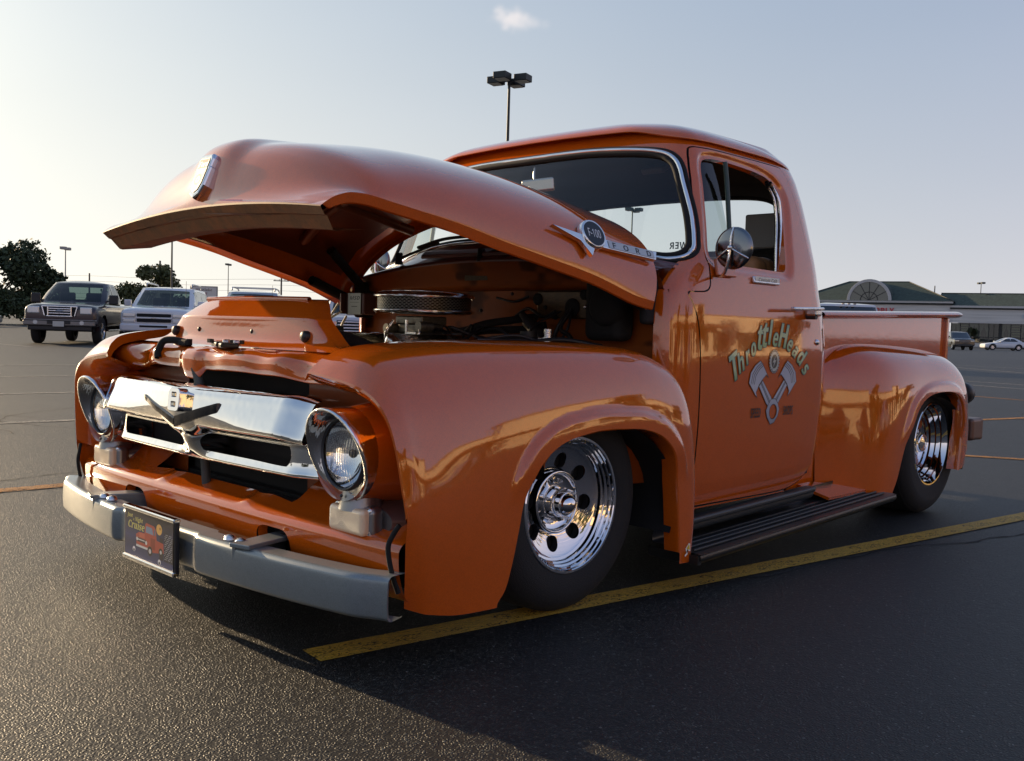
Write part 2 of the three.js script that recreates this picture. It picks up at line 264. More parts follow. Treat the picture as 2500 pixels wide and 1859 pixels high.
// ---- front fenders
const OPEN_F = [[0.42, -1], [0.402, 0.123], [0.377, 0.157], [0.361, 0.219], [0.342, 0.308], [0.322, 0.398], [0.297, 0.446], [0.264, 0.491], [0.209, 0.527], [0.143, 0.549], [0.04, 0.564], [-0.03, 0.567], [-0.099, 0.565], [-0.197, 0.557], [-0.28, 0.535], [-0.335, 0.50], [-0.376, 0.45], [-0.404, 0.362], [-0.421, 0.23], [-0.431, 0.138], [-0.439, -1]];
const smoothOpen = P => [P[0], ...cr(P.slice(1, -1), 70), P[P.length - 1]];
const openF = smoothOpen(OPEN_F), sdF = sdPoly(openF);
const FF = [
  [[0.615, 0.728, 0.780], [0.70, 0.719, 0.780], [0.80, 0.704, 0.776], [0.875, 0.678, 0.771], [0.924, 0.632, 0.765], [0.95, 0.563, 0.756], [0.966, 0.475, 0.747], [0.977, 0.392, 0.738], [0.967, 0.325, 0.733], [0.947, 0.24, 0.716], [0.915, 0.152, 0.69]],
  [[0.64, 0.764, 0.75], [0.715, 0.757, 0.75], [0.80, 0.741, 0.745], [0.876, 0.704, 0.738], [0.928, 0.645, 0.729], [0.956, 0.565, 0.72], [0.971, 0.473, 0.712], [0.979, 0.392, 0.705], [0.973, 0.32, 0.698], [0.955, 0.24, 0.685], [0.926, 0.14, 0.66]],
  [[0.665, 0.792, 0.69], [0.73, 0.788, 0.69], [0.81, 0.772, 0.685], [0.876, 0.727, 0.68], [0.925, 0.656, 0.672], [0.952, 0.566, 0.665], [0.97, 0.47, 0.66], [0.977, 0.388, 0.655], [0.975, 0.325, 0.65], [0.963, 0.24, 0.64], [0.938, 0.128, 0.62]],
  [[0.705, 0.812, 0.52], [0.76, 0.808, 0.52], [0.83, 0.79, 0.52], [0.888, 0.745, 0.52], [0.932, 0.67, 0.52], [0.957, 0.575, 0.52], [0.969, 0.47, 0.52], [0.974, 0.388, 0.52], [0.974, 0.325, 0.52], [0.967, 0.24, 0.515], [0.948, 0.112, 0.51]],
  [[0.74, 0.818, 0.29], [0.79, 0.815, 0.29], [0.85, 0.798, 0.29], [0.90, 0.758, 0.29], [0.936, 0.69, 0.29], [0.957, 0.59, 0.29], [0.965, 0.48, 0.29], [0.967, 0.39, 0.29], [0.967, 0.325, 0.29], [0.965, 0.24, 0.29], [0.958, 0.11, 0.29]],
  [[0.785, 0.817, 0.0], [0.825, 0.813, 0.0], [0.872, 0.797, 0.0], [0.912, 0.76, 0.0], [0.941, 0.70, 0.0], [0.957, 0.61, 0.0], [0.963, 0.49, 0.0], [0.965, 0.39, 0.0], [0.965, 0.325, 0.0], [0.963, 0.24, 0.0], [0.958, 0.11, 0.0]],
  [[0.825, 0.803, -0.24], [0.857, 0.798, -0.24], [0.892, 0.78, -0.24], [0.922, 0.746, -0.24], [0.945, 0.69, -0.24], [0.957, 0.605, -0.24], [0.962, 0.49, -0.24], [0.963, 0.39, -0.24], [0.963, 0.325, -0.24], [0.962, 0.24, -0.24], [0.958, 0.11, -0.24]],
  [[0.848, 0.772, -0.36], [0.875, 0.765, -0.362], [0.905, 0.745, -0.365], [0.93, 0.707, -0.37], [0.947, 0.65, -0.375], [0.957, 0.575, -0.38], [0.961, 0.47, -0.385], [0.961, 0.39, -0.39], [0.961, 0.325, -0.39], [0.96, 0.24, -0.39], [0.958, 0.105, -0.39]],
  [[0.862, 0.735, -0.425], [0.885, 0.727, -0.43], [0.911, 0.705, -0.436], [0.93, 0.668, -0.445], [0.944, 0.61, -0.458], [0.952, 0.54, -0.472], [0.957, 0.45, -0.483], [0.958, 0.385, -0.49], [0.958, 0.325, -0.493], [0.958, 0.22, -0.495], [0.955, 0.10, -0.49]],
  [[0.868, 0.70, -0.46], [0.884, 0.69, -0.468], [0.902, 0.668, -0.48], [0.916, 0.63, -0.492], [0.925, 0.58, -0.504], [0.932, 0.52, -0.513], [0.937, 0.44, -0.519], [0.938, 0.38, -0.522], [0.938, 0.325, -0.523], [0.938, 0.22, -0.523], [0.935, 0.105, -0.515]],
  [[0.868, 0.685, -0.49], [0.876, 0.672, -0.495], [0.884, 0.65, -0.502], [0.89, 0.615, -0.511], [0.893, 0.57, -0.518], [0.895, 0.51, -0.524], [0.896, 0.44, -0.526], [0.896, 0.38, -0.527], [0.896, 0.325, -0.527], [0.896, 0.22, -0.527], [0.893, 0.11, -0.518]],
];
const flareF = p => { const s = sdF(p[2], p[1]); return p[0] < 0.88 ? p : [p[0] + 0.017 * (1 - sstep(0.044, 0.062, s)) * sstep(0.36, 0.5, p[1]), p[1], p[2]]; };
const ffRows = surf(FF, 170, 120).map(r => r.map(flareF));
function edgeX(rows, z, y, xmin) { let b = 0, bd = 1e9; for (const r of rows) for (const p of r) if (p[0] > xmin) { const d = (p[2] - z) ** 2 + (p[1] - y) ** 2; if (d < bd) { bd = d; b = p[0]; } } return b; }
function openingReturn(rows, poly, depth, xmin) {           // rolled edge round a wheel opening
  const e = poly.slice(1, -1).map(([z, y]) => [edgeX(rows, z, y, xmin), y, z]);
  const c = e.reduce((a, p) => [a[0] + p[2] / e.length, a[1] + p[1] / e.length], [0, 0]);
  const inn = (k, dx) => e.map(p => { const l = Math.hypot(p[2] - c[0], p[1] - c[1]); return [p[0] - dx, p[1] + (c[1] - p[1]) / l * k, p[2] + (c[0] - p[2]) / l * k]; });
  return grid([e, inn(0.004, 0.004), inn(0.006, 0.014), inn(0.004, depth)]);
}
{
  const outer = clip(grid(ffRows), (x, y, z) => sdF(z, y));
  const ret = openingReturn(ffRows, openF, 0.06, 0.9);
  const f0 = cr(FF[0], 120);                                // rolled front edge and the brow behind it
  const brow = grid([f0, f0.map(p => [p[0] - 0.004, p[1] - 0.006, p[2] + 0.001]), f0.map(p => [p[0] - 0.016, p[1] - 0.018, p[2] - 0.012]), f0.map(p => [p[0] - 0.03, p[1] - 0.034, p[2] - 0.05]), f0.map(p => [p[0] - 0.055, p[1] - 0.05, p[2] - 0.16])].map(r => r.slice(0, 84)));
  const inTop = cr(FF.map(r => r[0]), 60), inner = strip(inTop, inTop.map(p => [p[0] - 0.02, p[1] - 0.03, p[2]])), inT2 = cr(FF.slice(3).map(r => r[0]), 50), inner2 = strip(inT2.map(p => [p[0] - 0.02, p[1] - 0.03, p[2]]), inT2.map(p => [p[0] - 0.05, 0.35, p[2] - 0.03]));
  for (const m of [0, 1]) {
    const w = g => m ? mirrorX(g) : g;
    const f = mesh(truck, 'front_fender', M([w(outer), w(crease(ret)), w(inner), w(crease(brow))]), paint);
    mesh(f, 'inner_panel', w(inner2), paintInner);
  }
}
// ---- rear fenders
const OPEN_R = [[-2.07, -1], [-2.081, 0.17], [-2.118, 0.228], [-2.16, 0.324], [-2.203, 0.411], [-2.239, 0.473], [-2.286, 0.534], [-2.349, 0.575], [-2.438, 0.60], [-2.556, 0.611], [-2.679, 0.609], [-2.758, 0.595], [-2.814, 0.568], [-2.846, 0.523], [-2.868, 0.422], [-2.862, 0.322], [-2.842, 0.21], [-2.83, -1]];
const openR = smoothOpen(OPEN_R), sdR = sdPoly(openR);
const FR = [
  [[0.722, 0.70, -1.73], [0.725, 0.68, -1.73], [0.73, 0.64, -1.73], [0.735, 0.58, -1.73], [0.74, 0.50, -1.73], [0.745, 0.40, -1.73], [0.75, 0.30, -1.73], [0.755, 0.20, -1.73]],
  [[0.722, 0.757, -1.84], [0.74, 0.748, -1.84], [0.765, 0.72, -1.84], [0.785, 0.67, -1.84], [0.80, 0.58, -1.84], [0.81, 0.46, -1.84], [0.815, 0.33, -1.84], [0.82, 0.185, -1.84]],
  [[0.722, 0.805, -1.95], [0.76, 0.798, -1.95], [0.81, 0.772, -1.95], [0.85, 0.72, -1.95], [0.875, 0.63, -1.95], [0.89, 0.49, -1.95], [0.90, 0.34, -1.95], [0.905, 0.17, -1.95]],
  [[0.722, 0.826, -2.07], [0.78, 0.818, -2.07], [0.845, 0.788, -2.07], [0.895, 0.735, -2.07], [0.925, 0.65, -2.07], [0.94, 0.50, -2.07], [0.945, 0.35, -2.07], [0.945, 0.165, -2.05]],
  [[0.722, 0.829, -2.25], [0.79, 0.822, -2.25], [0.862, 0.79, -2.25], [0.912, 0.74, -2.25], [0.942, 0.66, -2.25], [0.952, 0.52, -2.25], [0.955, 0.36, -2.25], [0.955, 0.165, -2.25]],
  [[0.722, 0.823, -2.5], [0.79, 0.817, -2.5], [0.864, 0.788, -2.5], [0.914, 0.738, -2.5], [0.944, 0.66, -2.5], [0.953, 0.52, -2.5], [0.956, 0.36, -2.5], [0.956, 0.18, -2.5]],
  [[0.722, 0.81, -2.75], [0.79, 0.803, -2.75], [0.862, 0.777, -2.75], [0.912, 0.732, -2.75], [0.943, 0.656, -2.75], [0.953, 0.52, -2.75], [0.956, 0.36, -2.75], [0.956, 0.20, -2.75]],
  [[0.722, 0.79, -2.90], [0.785, 0.783, -2.90], [0.853, 0.757, -2.90], [0.903, 0.712, -2.905], [0.937, 0.64, -2.91], [0.95, 0.51, -2.915], [0.954, 0.36, -2.915], [0.954, 0.22, -2.89]],
  [[0.722, 0.755, -2.99], [0.775, 0.745, -2.99], [0.838, 0.715, -2.99], [0.888, 0.67, -2.985], [0.922, 0.60, -2.985], [0.938, 0.495, -2.98], [0.945, 0.36, -2.975], [0.945, 0.235, -2.94]],
  [[0.722, 0.70, -3.04], [0.765, 0.69, -3.04], [0.815, 0.66, -3.035], [0.86, 0.615, -3.03], [0.893, 0.555, -3.025], [0.912, 0.465, -3.015], [0.92, 0.355, -3.005], [0.92, 0.235, -2.97]],
  [[0.70, 0.58, -3.07], [0.735, 0.575, -3.07], [0.775, 0.555, -3.065], [0.81, 0.52, -3.06], [0.84, 0.475, -3.05], [0.86, 0.41, -3.035], [0.87, 0.33, -3.02], [0.87, 0.235, -2.985]],
];
const flareR = p => { const s = sdR(p[2], p[1]); return p[0] < 0.88 ? p : [p[0] + 0.015 * (1 - sstep(0.036, 0.052, s)) * sstep(0.36, 0.48, p[1]), p[1], p[2]]; };
const frRows = surf(FR, 130, 90).map(r => r.map(flareR));
{
  const outer = clip(grid(frRows), (x, y, z) => sdR(z, y)), ret = openingReturn(frRows, openR, 0.06, 0.9);
  for (const m of [0, 1]) mesh(truck, 'rear_fender', M([outer, ret].map(g => m ? mirrorX(g) : g)), paint);
}
// wheel wells: dark liners
for (const s of [-1, 1]) for (const [zc, r] of [[-0.01, 0.425], [-2.56, 0.43]]) {
  const arc = Array.from({ length: 25 }, (_, i) => { const a = -0.35 + (Math.PI + 0.7) * i / 24; return [0.30 + Math.sin(a) * 0.285, zc + Math.cos(a) * r]; });
  mesh(truck, 'wheel_well', M([grid([arc.map(([y, z]) => [s * 0.93, y, z]), arc.map(([y, z]) => [s * 0.45, y, z])]), box(0.02, 0.5, 0.9, s * 0.45, 0.38, zc)]), matteBlack);
}

// ---- cab
const CAB = [ // y, half width, front centre z, pillar z, rear z
  [0.24, 0.845, -0.43, -0.46, -1.575], [0.34, 0.872, -0.43, -0.455, -1.59], [0.5, 0.886, -0.42, -0.45, -1.60], [0.66, 0.891, -0.42, -0.45, -1.605], [0.81, 0.891, -0.42, -0.45, -1.60], [0.92, 0.888, -0.42, -0.452, -1.58],
  [1.0, 0.882, -0.425, -0.47, -1.555], [1.06, 0.875, -0.435, -0.525, -1.545], [1.12, 0.866, -0.45, -0.605, -1.54], [1.2, 0.848, -0.475, -0.64, -1.535], [1.3, 0.823, -0.53, -0.665, -1.53], [1.4, 0.795, -0.585, -0.69, -1.525], [1.48, 0.766, -0.632, -0.712, -1.52], [1.53, 0.742, -0.662, -0.728, -1.51], [1.57, 0.71, -0.69, -0.75, -1.49], [1.61, 0.67, -0.72, -0.78, -1.46],
];
function cabOutline(y, n = 160) {
  let i = 0; while (i < CAB.length - 2 && y > CAB[i + 1][0]) i++;
  const f = (y - CAB[i][0]) / (CAB[i + 1][0] - CAB[i][0]), [, W, F0, Fs, R] = crAt(CAB, i + clamp(f, -0.2, 1.2)), d = F0 - Fs;
  const half = [[0, F0], [0.25 * W, F0 - 0.06 * d], [0.5 * W, F0 - 0.25 * d], [0.72 * W, F0 - 0.5 * d], [0.88 * W, F0 - 0.82 * d], [0.955 * W, Fs - 0.02], [0.985 * W, Fs - 0.07], [W, Fs - 0.16], [W * 1.002, (Fs + R) / 2], [W, R + 0.2], [0.99 * W, R + 0.1], [0.955 * W, R + 0.035], [0.88 * W, R + 0.004], [0.6 * W, R - 0.012], [0.3 * W, R - 0.02], [0, R - 0.022]];
  return cr(half, n);
}
const cabYs = []; for (let y = 0.24; y <= 1.6101; y += 0.0137) cabYs.push(y);
const cabRows = cabYs.map(y => cabOutline(y).map(([x, z]) => [x, y, z]));
const cabHalf = grid(cabRows);
const frontZ = (x, y) => { const o = cabOutline(y); x = Math.abs(x); for (let i = 0; i < 79; i++) if (o[i + 1][0] >= x) return mix(o[i][1], o[i + 1][1], (x - o[i][0]) / (o[i + 1][0] - o[i][0] + 1e-9)); return o[79][1]; };
const rearZ = (x, y) => { const o = cabOutline(y); x = Math.abs(x); for (let i = 159; i > 80; i--) if (o[i - 1][0] >= x) return mix(o[i][1], o[i - 1][1], (x - o[i][0]) / (o[i - 1][0] - o[i][0] + 1e-9)); return o[100][1]; };
const sideX = (z, y) => { const o = cabOutline(y); for (let i = 30; i < 158; i++) if (o[i + 1][1] <= z) return mix(o[i][0], o[i + 1][0], (z - o[i][1]) / (o[i + 1][1] - o[i][1] - 1e-9)); return o[80][0]; };
const WS = cr([[0, 1.538], [0.3, 1.538], [0.5, 1.525], [0.62, 1.508], [0.68, 1.482], [0.715, 1.438], [0.75, 1.361], [0.785, 1.277], [0.812, 1.19], [0.822, 1.145], [0.81, 1.118], [0.775, 1.108], [0.72, 1.114], [0.6, 1.137], [0.45, 1.168], [0.25, 1.186], [0, 1.19]], 90);
const wsPoly = [...WS, ...WS.slice(1, -1).reverse().map(([x, y]) => [-x, y])], sdWS = sdPoly(wsPoly);
const RW = cr([[0, 1.462], [0.3, 1.458], [0.5, 1.446], [0.6, 1.425], [0.645, 1.385], [0.668, 1.3], [0.672, 1.25], [0.645, 1.222], [0.55, 1.216], [0.3, 1.212], [0, 1.21]], 60);
const rwPoly = [...RW, ...RW.slice(1, -1).reverse().map(([x, y]) => [-x, y])], sdRW = sdPoly(rwPoly);
const SW = cr([[-0.84, 1.490], [-0.93, 1.491], [-1.05, 1.486], [-1.15, 1.478], [-1.225, 1.462], [-1.272, 1.425], [-1.28, 1.37], [-1.262, 1.30], [-1.24, 1.22], [-1.222, 1.13], [-1.205, 1.102], [-1.16, 1.099], [-1.0, 1.101], [-0.85, 1.104], [-0.76, 1.106], [-0.715, 1.112], [-0.704, 1.14], [-0.722, 1.22], [-0.748, 1.35], [-0.768, 1.44], [-0.79, 1.478], [-0.84, 1.490]], 120);
SW.pop(); const sdSW = sdPoly(SW);
const DOOR = cr([[-0.76, 1.527], [-0.742, 1.522], [-0.735, 1.51], [-0.72, 1.468], [-0.688, 1.337], [-0.672, 1.196], [-0.669, 1.104], [-0.664, 1.035], [-0.655, 1.012], [-0.63, 1.002], [-0.58, 0.999], [-0.55, 0.997], [-0.543, 0.985], [-0.562, 0.95], [-0.587, 0.889], [-0.60, 0.806], [-0.607, 0.654], [-0.609, 0.484], [-0.61, 0.33], [-0.612, 0.262], [-0.63, 0.25], [-0.80, 0.248], [-1.0, 0.247], [-1.25, 0.247], [-1.36, 0.262], [-1.43, 0.30], [-1.472, 0.37], [-1.482, 0.5], [-1.478, 0.70], [-1.464, 0.82], [-1.447, 0.92], [-1.425, 1.05], [-1.395, 1.25], [-1.375, 1.40], [-1.36, 1.48], [-1.335, 1.52], [-1.30, 1.527], [-1.03, 1.528], [-0.76, 1.527]], 260);
DOOR.pop(); const sdDoor = sdPoly(DOOR);
const yBot = z => z > -1.3 ? 0.236 : mix(0.236, 0.42, sstep(-1.28, -1.58, z));
const cabCut = (x, y, z) => {
  let s = Math.min(y - yBot(z), 9);
  if (z > -0.8) s = Math.min(s, sdWS(x, y));
  if (z > -0.62 && y < 1.12) s = Math.min(s, Math.abs(x) - 0.805);
  if (z < -1.3 && Math.abs(x) < 0.72) s = Math.min(s, sdRW(x, y));
  if (Math.abs(x) > 0.6) s = Math.min(s, sdDoor(z, y));
  return s;
};
const cabR = clip(cabHalf, cabCut);
mesh(truck, 'cab', M(both(cabR)), paint);
// inner lining of the cab with the same openings
const lining = phys([0.035, 0.036, 0.035], 0.8, 0);
{
  const rows = cabYs.filter(y => y > 0.3).map(y => cabOutline(y).map(([x, z]) => [x * 0.957, y, (z + 1.05) * 0.945 - 1.05]));
  const g = clip(grid(rows), (x, y, z) => { let s = 9; if (z > -0.8) s = Math.min(s, sdWS(x / 0.98, y) - 0.004); if (z > -0.62 && y < 1.1) s = -1; if (z < -1.25 && Math.abs(x) < 0.72) s = Math.min(s, sdRW(x, y) - 0.004); if (Math.abs(x) > 0.6 && z < -0.7 && z > -1.3) s = Math.min(s, sdSW(z, y) - 0.004); return s; });
  mesh(truck, 'cab_lining', M(both(g)), lining);
  mesh(truck, 'door_jamb', M(both(grid([DOOR.map(([z, y]) => [sideX(z, y), y, z]), DOOR.map(([z, y]) => [sideX(z, y) - 0.035, y, z])]))), matteBlack);
}
// doors: the same skin, 6 mm gap all round, window opening with a bevelled frame
function bevelDoor(p) { const s = sdSW(p[2], p[1]); return [p[0] - 0.016 * (1 - sstep(0.006, 0.034, s)), p[1], p[2]]; }
{
  const denseYs = []; for (let y = 0.24; y <= 1.54; y += 0.0085) denseYs.push(y);
  const rows = denseYs.map(y => cabOutline(y, 360).slice(90, 300).map(([x, z]) => bevelDoor([x + 0.0015, y, z])));
  const skin = clip(grid(rows), (x, y, z) => Math.min(-sdDoor(z, y) - 0.0045, sdSW(z, y)));
  const frame = grid([SW, SW].map((P, k) => [...P, P[0]].map(([z, y]) => [sideX(z, y) - (k ? 0.05 : 0.0145), y, z])));
  for (const m of [0, 1]) {
    const w = g => m ? mirrorX(g) : g, s = m ? -1 : 1;
    const d = mesh(truck, 'door', M([w(skin), w(frame)]), paint, m ? undefined : 'door with a painted piston emblem and lettering');
    // window channel and vent pane
    const ch = [[0.818, 1.443, -1.15], [0.80, 1.43, -1.20], [0.815, 1.384, -1.222], [0.825, 1.3, -1.228], [0.838, 1.2, -1.21], [0.848, 1.104, -1.197]];
    mesh(d, 'window_channel', M([w(tube(ch.map(p => [p[0] - 0.022, p[1], p[2] - 0.03]), 0.006, 24, 6)), w(tube(ch.map(p => [p[0] - 0.03, p[1], p[2] - 0.012]), 0.004, 24, 6))]), chrome);
    mesh(d, 'window_channel_felt', w(tube(ch.map(p => [p[0] - 0.035, p[1], p[2] - 0.022]), 0.009, 24, 6)), matteBlack);
    mesh(d, 'vent_post', w(tube([[0.79, 1.478, -0.865], [0.80, 1.40, -0.868], [0.82, 1.25, -0.862], [0.842, 1.104, -0.85]], 0.009, 20, 8)), std([0.02, 0.05, 0.045], 0.4));
    const vent = clip(grid(denseYs.filter(y => y > 1.08 && y < 1.51).map(y => cabOutline(y, 360).slice(90, 300).map(([x, z]) => [x - 0.03, y, z]))), (x, y, z) => Math.min(-sdSW(z, y) + 0.004, z + 0.865));
    mesh(d, 'vent_window', w(vent), glassTint);
    mesh(d, 'handle', M([xf(box(0.022, 0.013, 0.235, 0, 0, 0, 0.006), [s * 0.938, 0.962, -1.252], [0.03, 0, 0]), box(0.05, 0.03, 0.05, s * 0.915, 0.95, -1.345, 0.01)]), chrome);
    mesh(d, 'lock_button', cyl(0.012, 0.012, 0.04, s * 0.912, 0.935, -1.335, 'x', 16), darkSteel);
    mesh(d, 'door_bolt', xf(new THREE.SphereGeometry(0.013, 16, 10), [s * 0.89, 0.834, -1.423]), chrome);
    // round mirror on a plate
    const mx = s * 0.965, my = 1.146, mz = -0.665;
    const mir = mesh(d, 'door_mirror', M([xf(lathe([[0.001, 0.012], [0.03, 0.0115], [0.058, 0.007], [0.066, 0.002]], 40, 'z'), [mx, my, mz]), xf(lathe([[0.066, 0.003], [0.071, 0.0], [0.072, -0.006], [0.068, -0.014], [0.04, -0.022], [0.001, -0.025]], 40, 'z'), [mx, my, mz])]), mirrorBack);
    const sp = []; for (let k = 0; k < 3; k++) { const a = Math.PI / 2 + k * 2 * Math.PI / 3; sp.push(tube([[mx, my, mz + 0.02], [mx + Math.cos(a) * 0.04, my + Math.sin(a) * 0.04, mz + 0.016], [mx + Math.cos(a) * 0.071, my + Math.sin(a) * 0.071, mz + 0.003]], 0.003, 10, 6)); }
    sp.push(xf(new THREE.SphereGeometry(0.009, 12, 8), [mx, my, mz + 0.021]), tube([[mx, my, mz + 0.02], [mx - s * 0.005, my - 0.05, mz + 0.022], [mx - s * 0.025, my - 0.085, mz + 0.01], [mx - s * 0.07, my - 0.09, mz - 0.04]], 0.006, 16, 8));
    mesh(d, 'mirror_bracket', sp, chrome);
    mesh(d, 'mirror_plate', xf(box(0.012, 0.06, 0.12, 0, 0, 0, 0.004), [s * 0.884, 1.085, -0.748], [0, 0, s * 0.22]), paint);
    const em = mesh(d, 'nameplate', xf(box(0.012, 0.026, 0.182, 0, 0, 0, 0.005), [s * 0.885, 1.056, -1.024], [0, 0, s * 0.3]), chrome);
    const nt = canvas(512, 80, (x, w2, h2) => { x.fillStyle = '#c4cacc'; x.fillRect(0, 0, w2, h2); x.fillStyle = '#14181c'; x.font = 'italic bold 66px serif'; x.textAlign = 'center'; x.textBaseline = 'middle'; x.fillText('Custom Cab', w2 / 2, h2 / 2); });
    mesh(em, 'nameplate_script', xf(new THREE.PlaneGeometry(0.172, 0.021), [s * 0.8925, 1.0585, -1.024], [0, s * Math.PI / 2, 0]), new THREE.MeshStandardMaterial({ map: nt, roughness: 0.3, metalness: 0.3, side: THREE.DoubleSide }));
  }
}
// roof
const roofRows = [];
{
  const base = [...cabOutline(1.555, 90), ...cabOutline(1.555, 90).slice(1, -1).reverse().map(([x, z]) => [-x, z]), cabOutline(1.555, 90)[0]];
  const cz = -1.09, edgeY = (x, z) => 1.545 + 0.05 * sstep(-0.9, -0.66, z) * sstep(0.75, 0.45, Math.abs(x)) - 0.032 * sstep(-1.2, -1.56, z) + 0.004;
  const E = base.map(([x, z]) => { const k = 1.028; return [x * k, edgeY(x, z), cz + (z - cz) * 1.035]; });
  const crown = z => 1.686 - 0.05 * ((z + 0.98) / 0.55) ** 2;
  roofRows.push(E.map(p => [p[0] * 0.955, p[1] + 0.002, cz + (p[2] - cz) * 0.955]), E.map(p => [p[0] * 0.985, p[1] - 0.001, cz + (p[2] - cz) * 0.985]), E.map(p => [p[0] * 0.997, p[1] + 0.001, cz + (p[2] - cz) * 0.997]), E);
  for (let i = 1; i <= 34; i++) { const k = Math.max(0.0, 1 - (i / 34) ** 2 * 1.0), kk = Math.max(k, 0.004), f = Math.pow(1 - Math.pow(kk, 2.3), 1 / 1.9);
    roofRows.push(E.map(p => { const z = cz + (p[2] - cz) * kk; return [p[0] * kk, p[1] + (crown(z) - p[1]) * f, z]; })); }
  mesh(truck, 'roof', grid(roofRows, true), paint);
  const hl = roofRows.slice(5).map(r => r.map(p => [p[0] * 0.93, p[1] - 0.03, cz + (p[2] - cz) * 0.93]));
  mesh(truck, 'headliner', grid(hl, true), lining);
  mesh(truck, 'dome_light', box(0.12, 0.03, 0.08, 0.12, 1.585, -1.36, 0.01, [0.5, 0, 0]), std([0.12, 0.12, 0.12], 0.5));
}
// windshield, rear window
{
  const mk = (poly, sd, zf, off) => { const rows = []; for (let i = 0; i <= 40; i++) { const y = 1.09 + i / 40 * 0.46; rows.push(Array.from({ length: 81 }, (_, j) => { const x = -0.84 + j / 80 * 1.68; return [x, y, zf(x, y) + off]; })); } return clip(grid(rows), (x, y) => -sd(x, y) + 0.004); };
  mesh(truck, 'windshield', mk(wsPoly, sdWS, frontZ, -0.008), glass);
  mesh(truck, 'rear_window', mk(rwPoly, sdRW, rearZ, 0.01), glass);
  const ring = (poly, zf, o, r) => tube(poly.map(([x, y]) => [x, y, zf(x, y) + o]), r, 260, 8, true);
  mesh(truck, 'windshield_trim', M([ring(wsPoly, frontZ, 0.004, 0.0085)]), chrome);
  const inner = wsPoly.map(([x, y]) => [x * 0.978, (y - 1.33) * 0.94 + 1.33]);
  mesh(truck, 'windshield_gasket', M([ring(inner, frontZ, -0.004, 0.011), ring(wsPoly.map(([x, y]) => [x * 1.012, (y - 1.33) * 1.03 + 1.33]), frontZ, -0.003, 0.008)]), matteBlack);
  mesh(truck, 'rear_window_gasket', ring(rwPoly, rearZ, 0.004, 0.012), matteBlack);
  const wt = canvas(256, 64, (x, w, h) => { x.clearRect(0, 0, w, h); x.fillStyle = '#24463c'; x.font = 'bold 80px sans-serif'; x.textAlign = 'center'; x.textBaseline = 'middle'; x.fillText('WER', w / 2, h / 2 + 3); });
  mesh(truck, 'window_lettering', xf(new THREE.PlaneGeometry(0.152, 0.034), [0.135, 1.256, -1.528], [0, Math.PI, 0]), new THREE.MeshStandardMaterial({ map: wt, transparent: true, side: THREE.DoubleSide, roughness: 0.6 }));
  // wipers
  for (const s of [1, -1]) { const b = s < 0 ? [-0.53, 1.135, -0.435] : [-0.02, 1.135, -0.43];
    mesh(truck, 'wiper', M([cyl(0.014, 0.018, 0.05, ...b), tube([b, [b[0] + 0.16, 1.172, -0.435], [b[0] + 0.25, 1.192, -0.437]], 0.006, 12, 6), tube([[b[0] + 0.12, 1.178, -0.437], [b[0] + 0.28, 1.208, -0.445], [b[0] + 0.5, 1.213, -0.446]], 0.007, 16, 6)]), blackPlastic);
  }
}
// interior
{
  const tan = phys([0.42, 0.2, 0.075], 0.55, 0, { sheen: 0.3 });
  mesh(truck, 'bench_seat', M([box(1.4, 0.16, 0.5, 0, 0.62, -1.1, 0.05), box(1.4, 0.52, 0.14, 0, 0.92, -1.38, 0.06, [-0.15, 0, 0]), box(0.5, 0.1, 0.13, 0.46, 1.125, -1.30, 0.05), box(0.5, 0.1, 0.13, -0.3, 1.12, -1.36, 0.05)]), tan);
  mesh(truck, 'dashboard', M([box(1.5, 0.16, 0.2, 0, 1.02, -0.64, 0.04), box(0.4, 0.05, 0.12, 0.4, 1.09, -0.66, 0.02)]), paintInner);
  const st = new THREE.TorusGeometry(0.2, 0.011, 10, 48); mesh(truck, 'steering_wheel', M([xf(st, [0.4, 1.0, -0.92], [-0.9, 0, 0]), box(0.38, 0.015, 0.02, 0.4, 1.0, -0.92, 0.005), tube([[0.4, 1.0, -0.92], [0.4, 0.9, -0.75]], 0.02, 6, 10)]), blackPlastic);
  mesh(truck, 'cab_floor', M([box(1.6, 0.03, 1.0, 0, 0.3, -1.07), box(1.5, 0.3, 0.02, 0, 1.06, -1.5)]), matteBlack);
  mesh(truck, 'window_panel', box(0.15, 0.145, 0.018, 0.617, 1.288, -1.43, 0.012), std([0.2, 0.195, 0.18], 0.5));
  const im = mesh(truck, 'rear_view_mirror', M([box(0.15, 0.056, 0.022, 0.068, 1.424, -0.65, 0.012, [0, 0.25, 0.06]), tube([[0.02, 1.505, -0.68], [0.03, 1.46, -0.668], [0.055, 1.428, -0.66]], 0.007, 10, 6)]), std([0.5, 0.45, 0.4], 0.25, 0.9));
}
